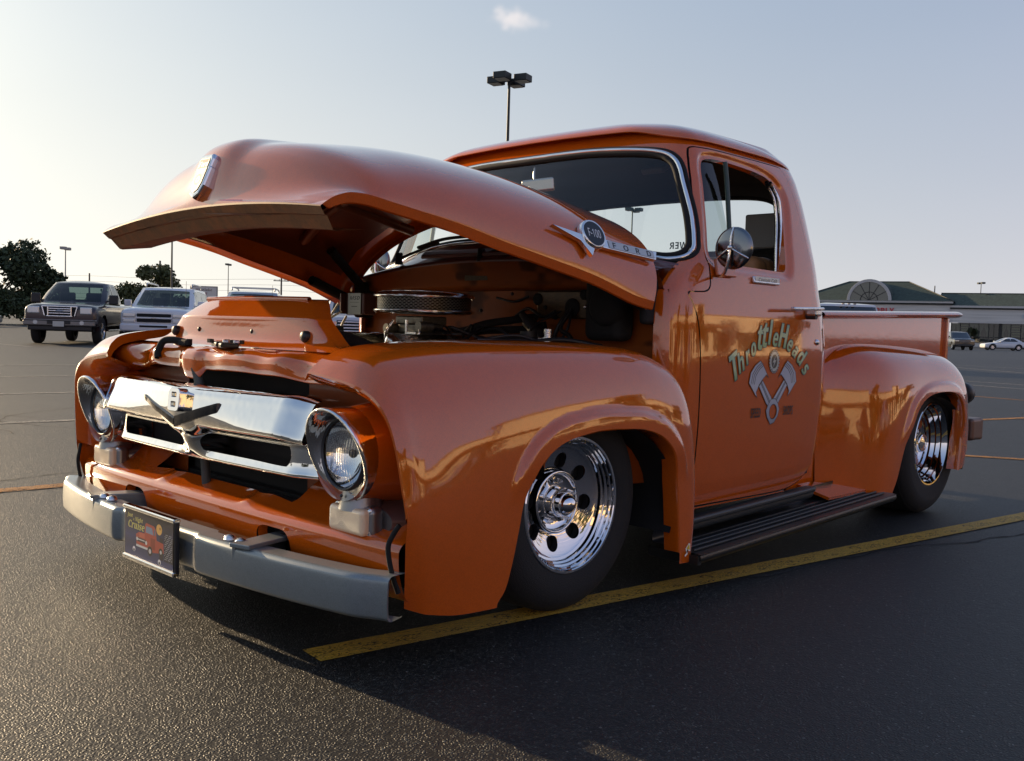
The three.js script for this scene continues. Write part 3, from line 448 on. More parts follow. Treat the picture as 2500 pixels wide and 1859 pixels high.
// ---- cowl and firewall
{
  const W = 0.80, rows = [];
  const lipY = x => 1.118 - 0.045 * Math.abs(x / 0.73) ** 2.2, sh = t => t * t;
  const xs = Array.from({ length: 49 }, (_, i) => -0.815 + i / 48 * 1.63);
  const wsb = x => { const ax = Math.abs(x), P = [[0, 1.19], [0.25, 1.186], [0.45, 1.168], [0.6, 1.137], [0.72, 1.114], [0.84, 1.09]]; for (let i = 0; i < 5; i++) if (ax <= P[i + 1][0]) return mix(P[i][1], P[i + 1][1], (ax - P[i][0]) / (P[i + 1][0] - P[i][0])); return 1.09; };
  const zl = x => -0.415 - 0.03 * Math.abs(x / 0.8) ** 2;
  rows.push(xs.map(x => [x, wsb(x) - 0.004, frontZ(x, wsb(x)) + 0.012]), xs.map(x => [x, wsb(x) - 0.018, frontZ(x, wsb(x)) + 0.02]), xs.map(x => [x, mix(lipY(x), wsb(x), 0.35), mix(zl(x), frontZ(x, wsb(x)), 0.4)]), xs.map(x => [x, lipY(x) + 0.004, zl(x) - 0.006]), xs.map(x => [x, lipY(x) - 0.003, zl(x)]), xs.map(x => [x, lipY(x) - 0.012, zl(x) - 0.004]));
  mesh(truck, 'cowl', M([grid(rows), xf(box(0.75, 0.012, 0.035, 0, 0, 0, 0.006), [0.0, 1.148, -0.437], [0.7, 0, 0]), xf(box(0.75, 0.012, 0.018, 0, 0, 0, 0.006), [0.0, 1.137, -0.43], [0.7, 0, 0])]), phys([0.12, 0.03, 0.025], 0.4, 0.2, { clearcoat: 1, clearcoatRoughness: 0.05 }));  // dark maroon reflection put into the cowl colour
  const fas = []; for (const [t, dz] of [[0, 0], [0.3, -0.012], [0.8, -0.02], [1, -0.022]]) fas.push(xs.map(x => [x * (1 + 0.012 * t), mix(lipY(x) - 0.012, 1.0, t), zl(x) - 0.004 + dz]));
  fas.push(xs.map(x => [x * 1.01, 0.997, zl(x) - 0.09]));
  const fw = [];
  for (const y of [1.0, 0.95, 0.85, 0.7, 0.45]) fw.push(Array.from({ length: 33 }, (_, i) => { const x = -0.84 + i / 32 * 1.68; return [x, y, -0.49 + 0.008 * Math.sin(x * 9)]; }));
  const blotchyOrange = phys([0.3, 0.08, 0.016], 0.5, 0.05, { specularIntensity: 0.2, map: dataTex(512, 256, (u, v) => { const s = 0.55 + 0.45 * sstep(0.25, 0.5, nA(u, v) * 0.6 + nB(u, v) * 0.4); return [s, s * 0.97, s * 0.9]; }, true, [0.7, 1.2]), clearcoat: 0.08, clearcoatRoughness: 0.2 });  // dull orange with darker blotches at random
  const fwm = mesh(truck, 'firewall', M([grid(fas), grid(fw)]), blotchyOrange);
  const patch = std([0.2, 0.16, 0.09], 0.6, 0, { map: dustAndShade });
  mesh(fwm, 'bare_patch', xf(box(0.13, 0.05, 0.004, 0, 0, 0, 0.0019), [-0.05, 1.062, -0.436]), patch);
  mesh(fwm, 'stamped_panel', M([box(0.30, 0.10, 0.012, 0.40, 0.945, -0.476, 0.005)]), std([0.16, 0.085, 0.03], 0.35, 0.3, { map: dustAndShade }));
  for (const [x, y, r] of [[0.255, 0.965, 0.022], [0.427, 0.935, 0.034], [0.482, 0.982, 0.02], [0.295, 0.935, 0.008], [0.345, 0.9, 0.01]]) mesh(fwm, 'grommet', xf(lathe([[0.001, 0.006], [r * 0.7, 0.006], [r, 0.002], [r, -0.004]], 20, 'z'), [x, y, -0.467]), matteBlack);
  mesh(fwm, 'bolt', xf(new THREE.SphereGeometry(0.009, 12, 8), [0.493, 0.937, -0.466]), chrome);
  mesh(fwm, 'wiring', M([tube([[0.43, 0.93, -0.455], [0.40, 0.87, -0.43], [0.375, 0.80, -0.42], [0.37, 0.74, -0.41]], 0.008, 24, 8), tube([[0.435, 0.925, -0.45], [0.425, 0.86, -0.41], [0.48, 0.83, -0.4], [0.505, 0.78, -0.4], [0.50, 0.72, -0.4]], 0.008, 30, 8), tube([[0.44, 0.92, -0.45], [0.45, 0.86, -0.42], [0.42, 0.8, -0.41], [0.40, 0.74, -0.4]], 0.005, 24, 6)]), blackPlastic);
  mesh(truck, 'blower_box', M([xf(box(0.16, 0.24, 0.1, 0, 0, 0, 0.03), [0.63, 0.94, -0.43]), xf(lathe([[0.001, 0.02], [0.05, 0.02], [0.07, 0], [0.07, -0.03]], 28, 'z'), [0.655, 0.94, -0.375])]), matteBlack);
}
// ---- hood, raised
{
  // stations from lip to cowl: centre [y, z], edge [half width, y, z], shape powers p, q, dome
  const S = [
    [1.190, 0.783, 0.690, 1.148, 0.785, 2.0, 1.0, 0], [1.212, 0.778, 0.692, 1.163, 0.765, 1.3, 0.6, 0], [1.245, 0.766, 0.694, 1.178, 0.738, 1.2, 0.6, 0.15], [1.29, 0.748, 0.695, 1.189, 0.702, 1.35, 0.75, 0.6], [1.333, 0.722, 0.697, 1.191, 0.664, 1.6, 1.05, 1],
    [1.366, 0.685, 0.699, 1.188, 0.625, 1.85, 1.45, 1], [1.388, 0.63, 0.704, 1.179, 0.572, 2.0, 1.9, 0.9], [1.404, 0.53, 0.715, 1.163, 0.475, 2.0, 2.1, 0.6], [1.418, 0.38, 0.735, 1.138, 0.34, 2.0, 2.25, 0.25], [1.423, 0.22, 0.757, 1.104, 0.20, 2.0, 2.3, 0.05],
    [1.415, 0.05, 0.785, 1.068, 0.04, 2.0, 2.3, 0], [1.393, -0.14, 0.82, 1.025, -0.14, 2.0, 2.3, 0], [1.36, -0.34, 0.852, 0.972, -0.30, 2.0, 2.3, 0], [1.33, -0.50, 0.868, 0.955, -0.388, 2.0, 2.3, 0],
  ];
  const skew = 0.028, nx = 121, rows = [], lip = [];
  const at = (s, r) => { const [yc, zc, w, ye, ze, p, q, dome] = s, a = Math.abs(r), G = a >= 1 ? 0 : Math.pow(1 - Math.pow(a, p), 1 / q), x = r * w;
    return [x, ye + (yc - ye) * G + dome * 0.026 * Math.exp(-((x / 0.125) ** 4)), ze + (zc - ze) * Math.min(1, G * 1.0) + x * skew]; };
  const rs = Array.from({ length: nx }, (_, j) => { const t = -1 + 2 * j / (nx - 1); return Math.sin(t * Math.PI / 2); });
  for (let i = 0; i < 110; i++) { const s = crAt(S, i / 109 * (S.length - 1)); rows.push(rs.map(r => at(s, r))); }
  const hood = mesh(truck, 'hood', grid(rows), paint);
  // rolled return along the front lip
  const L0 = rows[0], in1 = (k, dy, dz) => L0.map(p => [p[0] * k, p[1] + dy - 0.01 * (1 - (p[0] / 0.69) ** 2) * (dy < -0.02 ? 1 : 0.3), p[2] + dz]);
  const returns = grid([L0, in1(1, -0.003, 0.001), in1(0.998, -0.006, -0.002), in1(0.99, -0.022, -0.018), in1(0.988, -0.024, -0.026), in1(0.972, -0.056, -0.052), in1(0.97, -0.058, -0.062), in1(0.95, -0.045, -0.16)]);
  // rolled side flanges and rear edge
  const side = s => { const e = rows.map(r => r[s > 0 ? nx - 1 : 0]); const off = (dx, dy) => e.map((p, i) => { const k = sstep(0, 14, i); return [p[0] - s * dx * k, p[1] + dy * k, p[2]]; }); return grid([e, off(0.001, -0.004), off(0.006, -0.026), off(0.012, -0.029), off(0.045, -0.012)]); };
  const rear = rows[rows.length - 1], rearRet = grid([rear, rear.map(p => [p[0] * 0.995, p[1] - 0.005, p[2] - 0.006]), rear.map(p => [p[0] * 0.965, p[1] - 0.028, p[2] + 0.005])]);
  mesh(hood, 'hood_flange', M([side(1), side(-1), rearRet].map(q => crease(q, 0.4))), paint);
  mesh(hood, 'front_flange', crease(returns, 0.4), phys([0.3, 0.085, 0.02], 0.55, 0, { specularIntensity: 0.3, map: dustAndShade }));  // the shade on the lip is put into this darker, browner colour
  // inner bracing
  const ribs = [], und = (i, r, d) => { const p = at(crAt(S, i), r); return [p[0] * (1 - d), p[1] - d * 1.2, p[2]]; };
  for (const r of [-0.55, 0.55]) ribs.push(tube([5, 6.5, 8, 9.5, 11, 12.6].map(i => und(i, r, 0.03)), 0.022, 40, 8));
  for (const i of [6.5, 10.5]) ribs.push(tube([-0.9, -0.6, -0.3, 0, 0.3, 0.6, 0.9].map(r => und(i, r, 0.03)), 0.02, 40, 8));
  const panel = []; for (let i = 1; i <= 12; i++) panel.push([-0.97, -0.85, -0.6, -0.3, 0, 0.3, 0.6, 0.85, 0.97].map(r => { const p = at(S[i], r); return [p[0] * 0.985, p[1] - 0.022 - 0.02 * (1 - r * r), p[2] - 0.005]; }));
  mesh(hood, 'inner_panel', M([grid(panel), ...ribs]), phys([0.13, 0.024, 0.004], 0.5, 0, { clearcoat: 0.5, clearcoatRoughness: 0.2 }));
  for (const s of [-1, 1]) mesh(hood, 'hinge', M([tube([[s * 0.785, 1.02, -0.43], [s * 0.765, 1.08, -0.345], [s * 0.71, 1.16, -0.21]], 0.02, 10, 8), tube([[s * 0.785, 0.94, -0.42], [s * 0.785, 0.985, -0.29], [s * 0.76, 1.03, -0.15]], 0.022, 10, 8), box(0.03, 0.16, 0.1, s * 0.79, 0.96, -0.45, 0.02)]), matteBlack);
  // emblem on the nose
  const tn = [0, 1.276, 0.762], tilt = -0.36;
  const E = new THREE.Matrix4().compose(new THREE.Vector3(0.012, 1.278, 0.751), new THREE.Quaternion().setFromEuler(new THREE.Euler(tilt, 0, 0)), new THREE.Vector3(1.12, 1.12, 1.12));
  const crest = [[-0.026, 0.055], [0.026, 0.055], [0.032, 0.045], [0.03, 0.022], [0.034, 0.018], [0.03, -0.03], [0.02, -0.052], [0.0, -0.062], [-0.02, -0.052], [-0.03, -0.03], [-0.034, 0.018], [-0.03, 0.022], [-0.032, 0.045]];
  const badge = mesh(hood, 'nose_badge', shapeGeo(crest, 0.014, 0.006).applyMatrix4(E), chrome);
  const bt = canvas(256, 440, (x, w, h) => {
    x.fillStyle = '#8b8d88'; x.fillRect(0, 0, w, h); x.fillStyle = '#10151c'; x.fillRect(18, 14, w - 36, 122); x.strokeStyle = '#dadada'; x.lineWidth = 8; x.strokeRect(18, 14, w - 36, 122);
    x.fillStyle = '#e8e8e8'; x.font = 'italic bold 92px serif'; x.textAlign = 'center'; x.textBaseline = 'middle'; x.fillText('Ford', w / 2, 80);
    x.fillStyle = '#bdbcb2'; x.beginPath(); x.moveTo(26, 150); x.lineTo(w - 26, 150); x.lineTo(w / 2, 300); x.fill();
    x.save(); x.translate(w / 2, 270); x.fillStyle = '#1a1c1c'; for (let k = 0; k < 16; k++) { x.rotate(Math.PI / 8); x.fillRect(-9, -78, 18, 22); } x.beginPath(); x.arc(0, 0, 62, 0, 7); x.fill(); x.fillStyle = '#c9c7bd'; x.beginPath(); x.arc(0, 0, 46, 0, 7); x.fill();
    x.fillStyle = '#20221f'; x.beginPath(); x.moveTo(14, -44); x.lineTo(-22, 6); x.lineTo(-2, 6); x.lineTo(-14, 44); x.lineTo(24, -8); x.lineTo(4, -8); x.fill(); x.restore();
  });
  const faceG = new THREE.ShapeGeometry(new THREE.Shape(crest.map(([a, b2]) => new THREE.Vector2(a * 0.84, b2 * 0.88)))); { const P = faceG.attributes.position, U = faceG.attributes.uv; for (let i = 0; i < P.count; i++) U.setXY(i, P.getX(i) / 0.057 + 0.5, (P.getY(i) + 0.055) / 0.104); }
  mesh(badge, 'badge_face', faceG.applyMatrix4(new THREE.Matrix4().multiplyMatrices(E, new THREE.Matrix4().makeTranslation(0, 0, 0.0215))), new THREE.MeshStandardMaterial({ map: bt, roughness: 0.4, metalness: 0.3, side: THREE.DoubleSide }));
  // side emblem: disc, dart and lettered bar on the hood flank
  const flank = (z, y) => { let best = null, bd = 1e9; for (const r of rows) for (let j = nx - 1; j > nx - 40; j--) { const p = r[j], d = (p[2] - z) ** 2 + (p[1] - y) ** 2; if (d < bd) { bd = d; best = p; } } return v3(best); };
  const ft = canvas(256, 256, (x, q) => { x.fillStyle = '#101621'; x.fillRect(0, 0, q, q); x.fillStyle = '#e4e6e6'; x.font = '96px sans-serif'; x.textAlign = 'center'; x.textBaseline = 'middle'; x.save(); x.translate(q / 2, q / 2); x.scale(0.72, 1.25); x.fillText('F-100', 0, 0); x.restore(); });
  const lt = canvas(512, 64, (x, q, h) => { x.fillStyle = '#b9bfc2'; x.fillRect(0, 0, q, h); x.fillStyle = '#12161c'; x.font = 'bold 66px sans-serif'; x.textAlign = 'center'; x.textBaseline = 'middle'; [...'FORD'].forEach((c, k) => { x.save(); x.translate(60 + k * 130, h / 2 + 2); x.scale(1.35, 1); x.fillText(c, 0, 0); x.restore(); }); });
  const A0 = flank(0.06, 1.140), A1 = flank(-0.36, 1.096), ua = A1.clone().sub(A0).normalize(), up0 = flank(-0.13, 1.16).sub(flank(-0.12, 1.09)), un = new THREE.Vector3().crossVectors(ua, up0).normalize(); if (un.x < 0) un.negate();
  const ub = new THREE.Vector3().crossVectors(un, ua), O = flank(-0.105, 1.122).addScaledVector(un, 0.006);
  const fl = new THREE.Matrix4().makeBasis(ua, ub, un).setPosition(O);
  const bar = [[-0.165, 0.026], [-0.06, -0.006], [-0.025, -0.052], [0.0, -0.012], [0.05, -0.014], [0.275, -0.014], [0.288, 0.015], [0.05, 0.015], [0.02, 0.016], [-0.05, 0.014]];
  for (const s of [1, -1]) {
    const w = g => { g.applyMatrix4(fl); return s < 0 ? mirrorX(g) : g; };
    const em = mesh(hood, 'side_emblem', M([w(shapeGeo(bar, 0.012, 0.002)), w(xf(lathe([[0.05, -0.004], [0.05, 0.016], [0.046, 0.022], [0.042, 0.02], [0.001, 0.02]], 40, 'z'), [0, 0.024, 0]))]), chrome);
    mesh(em, 'emblem_disc', w(xf(new THREE.CircleGeometry(0.042, 36), [0, 0.024, 0.0215])), new THREE.MeshStandardMaterial({ map: ft, roughness: 0.35, side: THREE.DoubleSide }));
    mesh(em, 'emblem_lettering', w(xf(new THREE.PlaneGeometry(0.21, 0.027), [0.165, 0.0005, 0.0155])), new THREE.MeshStandardMaterial({ map: lt, roughness: 0.3, metalness: 0.2, side: THREE.DoubleSide }));
  }
}
// ---- radiator support hump and latch panel
{
  const sec = (hw, y, z, k = 1) => { // a curve over the truck at one level of the hump
    const c = hw - 0.05; return [[-hw, y, z - 0.055], [-hw + 0.012, y, z - 0.025], [-c, y, z - 0.006], [-hw * 0.5, y, z + 0.006], [0, y, z + 0.008], [hw * 0.5, y, z + 0.006], [c, y, z - 0.006], [hw - 0.012, y, z - 0.025], [hw, y, z - 0.055]]; };
  const H = [sec(0.72, 0.772, 0.66), sec(0.66, 0.775, 0.655), sec(0.59, 0.78, 0.648), sec(0.535, 0.787, 0.64), sec(0.50, 0.80, 0.632), sec(0.47, 0.82, 0.628), sec(0.432, 0.85, 0.6275), sec(0.42, 0.862, 0.627), sec(0.405, 0.871, 0.621), sec(0.378, 0.89, 0.604), sec(0.35, 0.908, 0.588), sec(0.33, 0.918, 0.577), sec(0.32, 0.922, 0.56), sec(0.318, 0.922, 0.53)];
  const hump = mesh(truck, 'radiator_support', M([grid(surf(H, 70, 60)), tube([[-0.30, 0.921, 0.57], [0, 0.924, 0.574], [0.30, 0.921, 0.57]], 0.008, 20, 8)]), paint);
  for (const [x, y, r] of [[-0.405, 0.812, 0.017], [0.375, 0.812, 0.017], [-0.24, 0.82, 0.008], [0.09, 0.82, 0.008]]) mesh(hump, 'rubber_stop', xf(lathe([[0.001, r * 0.6], [r * 0.7, r * 0.55], [r, r * 0.2], [r, -0.01]], 20, 'z'), [x, y, 0.634]), blackPlastic);
  mesh(hump, 'stamped_vent', M([box(0.016, 0.01, 0.006, -0.125, 0.842, 0.629, 0.002), box(0.016, 0.01, 0.006, -0.1, 0.842, 0.629, 0.002)]), darkSteel);
  // wavy latch panel in front of the hump
  const xs = Array.from({ length: 91 }, (_, i) => -0.69 + i / 90 * 1.38), rows = [];
  const wave = x => 0.006 * Math.sin(x * 17 + 1) * sstep(0.12, 0.25, Math.abs(x + 0.12)) + 0.012 * Math.exp(-(((x - 0.2) / 0.09) ** 2)) - 0.016 * Math.exp(-(((x - 0.47) / 0.07) ** 2)) - 0.012 * Math.exp(-(((x + 0.5) / 0.08) ** 2));
  const tongue = x => Math.exp(-(((x + 0.12) / 0.06) ** 6));
  for (const [y, z, kw] of [[0.772, 0.655, 0], [0.768, 0.672, 0.4], [0.764, 0.69, 1], [0.758, 0.706, 1], [0.748, 0.718, 1], [0.735, 0.724, 1], [0.715, 0.724, 0.8], [0.70, 0.719, 0.6], [0.696, 0.712, 0.6]])
    rows.push(xs.map(x => { const e = Math.abs(x) > 0.45 ? (Math.abs(x) - 0.45) * 0.1 : 0; return [x, y + wave(x) * kw - e * 0.4 - (y < 0.74 ? tongue(x) * 0.028 * (0.74 - y) / 0.04 : 0), z + 0.012 * tongue(x) * kw + 0.02 * wave(x) / 0.012 * kw * (y < 0.75 ? 1 : 0.3) - e * 0.5]; }));
  const lp = mesh(truck, 'latch_panel', M([grid(rows), box(0.1, 0.006, 0.05, 0.28, 0.768, 0.676, 0.002)]), paint);
  mesh(lp, 'latch_plate', M([xf(box(0.055, 0.016, 0.16, 0, 0, 0, 0.006), [0.03, 0.776, 0.688], [0, 1.2, 0.0]), xf(box(0.04, 0.016, 0.12, 0, 0, 0, 0.006), [-0.005, 0.778, 0.69], [0, 1.2, 0]), ...[[-0.05, 0.7], [0.0, 0.668], [0.07, 0.69], [0.1, 0.675], [-0.02, 0.71]].map(([x, z]) => cyl(0.008, 0.008, 0.012, x, 0.787, z, 'y', 8))]), std([0.04, 0.035, 0.025], 0.4, 0.5));
  for (const [x, z] of [[0.05, 0.7], [0.095, 0.69]]) mesh(lp, 'latch_bolt', xf(box(0.02, 0.012, 0.014, 0, 0, 0, 0.005), [x, 0.787, z], [0, 1.2, 0]), chrome);
  mesh(lp, 'safety_hook', M([tube([[-0.24, 0.776, 0.685], [-0.28, 0.782, 0.705], [-0.315, 0.776, 0.722], [-0.325, 0.74, 0.735], [-0.318, 0.722, 0.738]], 0.012, 20, 8), box(0.07, 0.02, 0.025, -0.235, 0.775, 0.69, 0.006), cyl(0.01, 0.01, 0.02, -0.2, 0.778, 0.69, 'y', 8)]), matteBlack);
  mesh(truck, 'latch_brace', tube([[-0.10, 0.70, 0.72], [-0.06, 0.58, 0.71], [-0.055, 0.45, 0.71], [-0.05, 0.30, 0.70]], 0.016, 12, 6), std([0.06, 0.065, 0.06], 0.6));
  // radiator and dark void behind the grille
  mesh(truck, 'radiator', M([box(0.72, 0.42, 0.05, 0, 0.55, 0.56, 0.01), box(1.5, 0.02, 0.2, 0, 0.33, 0.5), box(1.2, 0.5, 0.02, 0, 0.52, 0.53)]), matteBlack);
  for (const q of (both(grid([[0.72, 0.62, 0.5, 0.38, 0.3].map(y => [0.36, y, 0.605]), [0.72, 0.62, 0.5, 0.38, 0.3].map(y => [0.55, y, 0.60]), [0.72, 0.62, 0.5, 0.38, 0.3].map(y => [0.78, y, 0.60]), [0.69, 0.6, 0.5, 0.38, 0.3].map(y => [y > 0.65 ? 0.84 : 0.9, y, 0.60])])))) mesh(truck, 'headlight_panel', q, paintInner);
}
// ---- grille bar
{
  const xs = Array.from({ length: 161 }, (_, i) => -0.612 + i / 160 * 1.224);
  const side = [[0.652, 0.70], [0.655, 0.752], [0.650, 0.782], [0.636, 0.796], [0.61, 0.806], [0.575, 0.820], [0.552, 0.828], [0.541, 0.822], [0.532, 0.805], [0.524, 0.772], [0.515, 0.765], [0.50, 0.765], [0.48, 0.766], [0.462, 0.768], [0.45, 0.772], [0.441, 0.776], [0.434, 0.772], [0.431, 0.76], [0.43, 0.70]];
  const mid = [[0.652, 0.70], [0.657, 0.765], [0.652, 0.805], [0.64, 0.829], [0.617, 0.834], [0.58, 0.838], [0.548, 0.836], [0.525, 0.826], [0.508, 0.811], [0.497, 0.806], [0.488, 0.802], [0.48, 0.799], [0.47, 0.794], [0.46, 0.789], [0.45, 0.782], [0.44, 0.774], [0.434, 0.768], [0.43, 0.76], [0.43, 0.70]];
  const cols = xs.map(x => { const a = Math.abs(x), k = 1 - sstep(0, 0.115, a) , kt = Math.max(0, 1 - a / 0.5) ** 1.3, end = sstep(0.5, 0.612, a);
    const prof = side.map(([y, z], i) => { const kk = i < 6 ? kt : Math.max(k, 0); const dip = (i >= 5 && i <= 10) ? -0.03 * Math.max(0, 1 - a / 0.1) * (1 - k) : 0; return [x, mix(y, mid[i][0], kk) + dip + 0.004 * (x / 0.6) ** 2 - 0.012 * end * (i < 8 ? 1 : 0), mix(z, mid[i][1], kk) - 0.012 * (x / 0.63) ** 2 - 0.022 * end]; });
    return cr(prof, 90); });
  const slot = s => cr([[0.055, 0.492], [0.075, 0.508], [0.11, 0.515], [0.30, 0.516], [0.48, 0.517], [0.50, 0.512], [0.507, 0.49], [0.497, 0.466], [0.47, 0.46], [0.30, 0.461], [0.10, 0.46], [0.065, 0.463], [0.055, 0.478], [0.055, 0.492]], 80).map(([x, y]) => [s * x, y]);
  const sR = slot(1), sL = slot(-1), dR = sdPoly(sR), dL = sdPoly(sL);
  const fz = (x, y) => { const c = cols[Math.round((x + 0.612) / 1.224 * 160)]; let b = 0.76, bd = 1e9; for (const p of c) if (p[2] > 0.71 && Math.abs(p[1] - y) < bd && p[1] < 0.53) { bd = Math.abs(p[1] - y); b = p[2]; } return b; };
  const skin = clip(grid(cols), (x, y, z) => z < 0.72 ? 1 : Math.min(dR(x, y), dL(x, y)));
  const wall = [sR, sL].map(P => { const e = P.map(([x, y]) => [x, y, fz(x, y)]); return grid([e, e.map(p => [p[0], p[1] + 0.001, p[2] - 0.006]), e.map(p => [p[0] * 0.985 + Math.sign(p[0]) * 0.004, p[1], p[2] - 0.09])]); });
  mesh(truck, 'grille', M([skin, ...wall]), chrome);
  mesh(truck, 'grille_void', M([box(0.47, 0.1, 0.01, 0.28, 0.5, 0.655), box(0.47, 0.1, 0.01, -0.28, 0.5, 0.655)]), matteBlack);
  // centre badge: V bars and an 8
  const gz = (x, y) => { const c = cols[Math.round((x + 0.612) / 1.224 * 160)]; let z = 0.8, d = 1e9; for (const p of c) if (p[2] > 0.74 && Math.abs(p[1] - y) < d) { d = Math.abs(p[1] - y); z = p[2]; } return z; };
  const arm = s => { const R = [], q = s > 0 ? 0.013 : 0.007; for (let i = 0; i <= 20; i++) { const t = i / 20, x = s * (0.002 + 0.225 * t), yc = 0.545 + 0.058 * t, hh = q + 0.003 * (1 - t), z0 = gz(x, yc); R.push([[x, yc + hh, z0 - 0.01], [x, yc + hh, z0 + 0.006], [x, yc, z0 + 0.007], [x, yc - hh, z0 + 0.006], [x, yc - hh, z0 - 0.01]]); } const e = R[20]; return M([crease(grid(R), 0.3), grid([e, e.map(p => [p[0], 0.603, p[2]])])]); };
  const Vg = mesh(truck, 'grille_emblem', M([arm(1), arm(-1)]), std([0.012, 0.013, 0.015], 0.15));
  const eight = new THREE.Shape(); const rrect = (P, x, y, w, h, r) => { P.moveTo(x + r, y); P.lineTo(x + w - r, y); P.quadraticCurveTo(x + w, y, x + w, y + r); P.lineTo(x + w, y + h - r); P.quadraticCurveTo(x + w, y + h, x + w - r, y + h); P.lineTo(x + r, y + h); P.quadraticCurveTo(x, y + h, x, y + h - r); P.lineTo(x, y + r); P.quadraticCurveTo(x, y, x + r, y); return P; };
  rrect(eight, -0.026, 0, 0.052, 0.066, 0.014); eight.holes.push(rrect(new THREE.Path(), -0.013, 0.01, 0.026, 0.018, 0.005), rrect(new THREE.Path(), -0.013, 0.039, 0.026, 0.017, 0.005));
  mesh(Vg, 'figure_eight', xf(new THREE.ExtrudeGeometry(eight, { depth: 0.028, bevelEnabled: true, bevelSize: 0.002, bevelThickness: 0.002, bevelSegments: 2 }), [0.028, 0.578, 0.832], [-0.1, 0.12, 0]), chromeClean);
}
// ---- headlights and signal lamps
{
  const lensT = dataTex(256, 256, (u, v) => { const y = v - 0.5; const f = Math.abs(((u * 22) % 1) - 0.5) * 2, h = Math.abs(((v * 5) % 1) - 0.5) * 2; const k = (y > -0.12 ? f : 0.5 * f + 0.5 * h); return [k, k, k]; });
  const ringsT = dataTex(256, 256, (u, v) => { const d = Math.hypot(u - 0.42, v - 0.5) * 60; const k = 0.5 + 0.5 * Math.sin(d * 2 * Math.PI / 2); return [k, k, k]; });
  const lensM = phys([0.95, 0.97, 0.97], 0.12, 0, { transmission: 1, thickness: 0, ior: 1.5, bumpMap: lensT, bumpScale: 0.003 });
  const sunWarmLens = phys([0.98, 0.74, 0.48], 0.18, 0, { clearcoat: 1, bumpMap: ringsT, bumpScale: 0.0006 });  // warmth of the sun on the lens put into its colour
  for (const s of [1, -1]) {
    const hl = new THREE.Group(); hl.name = 'headlight'; hl.position.set(s * 0.727, 0.52, 0.735); truck.add(hl);
    const bez = lathe([[0.089, 0.012], [0.094, 0.016], [0.1, 0.03], [0.108, 0.052], [0.114, 0.062], [0.119, 0.062], [0.122, 0.056], [0.1225, 0.045], [0.121, 0.0], [0.119, -0.07]], 88, 'z');
    { const P = bez.attributes.position; for (let i = 0; i < P.count; i++) { const z = P.getZ(i), y = P.getY(i), k = clamp(z / 0.06); P.setZ(i, z * mix(1, 0.62, sstep(0.0, 0.05, z)) + k * (y * 0.34) - (z < 0 ? 0 : 0)); P.setY(i, y * 1.0); } bez.computeVertexNormals(); }
    mesh(hl, 'bezel', bez, chrome);
    mesh(hl, 'bezel_screw', xf(new THREE.SphereGeometry(0.0045, 8, 6), [0.004, -0.105, 0.018]), darkSteel);
    mesh(hl, 'retaining_ring', lathe([[0.086, 0.012], [0.089, 0.019], [0.092, 0.016], [0.094, 0.006]], 64, 'z'), darkSteel);
    mesh(hl, 'reflector', lathe([[0.086, 0.004], [0.075, -0.016], [0.05, -0.036], [0.02, -0.047], [0.001, -0.049]], 48, 'z'), chromeClean);
    const lens = lathe(Array.from({ length: 16 }, (_, i) => { const t = i / 15; return [0.087 * Math.sqrt(1 - (1 - t) ** 1) * 1, 0.012 + 0.022 * (1 - t)]; }).map(([r, z], i) => [0.087 * i / 15, 0.034 - 0.024 * (i / 15) ** 2]), 64, 'z');
    { const P = lens.attributes.position, U = lens.attributes.uv; for (let i = 0; i < P.count; i++) U.setXY(i, P.getX(i) / 0.18 + 0.5, P.getY(i) / 0.18 + 0.5); }
    mesh(hl, 'lens', lens, lensM);
    mesh(hl, 'bulb', xf(new THREE.SphereGeometry(0.012, 12, 8), [0, 0, -0.02]), darkSteel);
    // painted bucket behind the bezel
    mesh(hl, 'bucket', lathe([[0.118, 0.02], [0.122, -0.02], [0.128, -0.06], [0.14, -0.14]], 64, 'z'), paint);
    const sg = new THREE.Group(); sg.name = 'signal_lamp'; sg.position.set(s * 0.735, 0.352, 0.712); truck.add(sg);
    mesh(sg, 'housing', M([box(0.168, 0.082, 0.05, 0, 0, -0.012, 0.02), xf(cyl(0.075, 0.1, 0.09, 0, 0, 0, 'z', 28), [s * 0.03, 0.0, -0.075], [0, 0, 0], [1.15, 0.5, 1]), cyl(0.05, 0.06, 0.05, 0, 0.05, -0.02)]), steelGrey);
    const ln = box(0.148, 0.07, 0.034, 0, 0, 0.016, 0.014); { const P = ln.attributes.position, U = ln.attributes.uv; for (let i = 0; i < P.count; i++) U.setXY(i, P.getX(i) / 0.15 + 0.5, P.getY(i) / 0.15 + 0.5); }
    mesh(sg, 'signal_lens', ln, sunWarmLens);
    mesh(sg, 'signal_rim', box(0.156, 0.078, 0.02, 0, 0, 0.002, 0.014), chrome);
  }
}
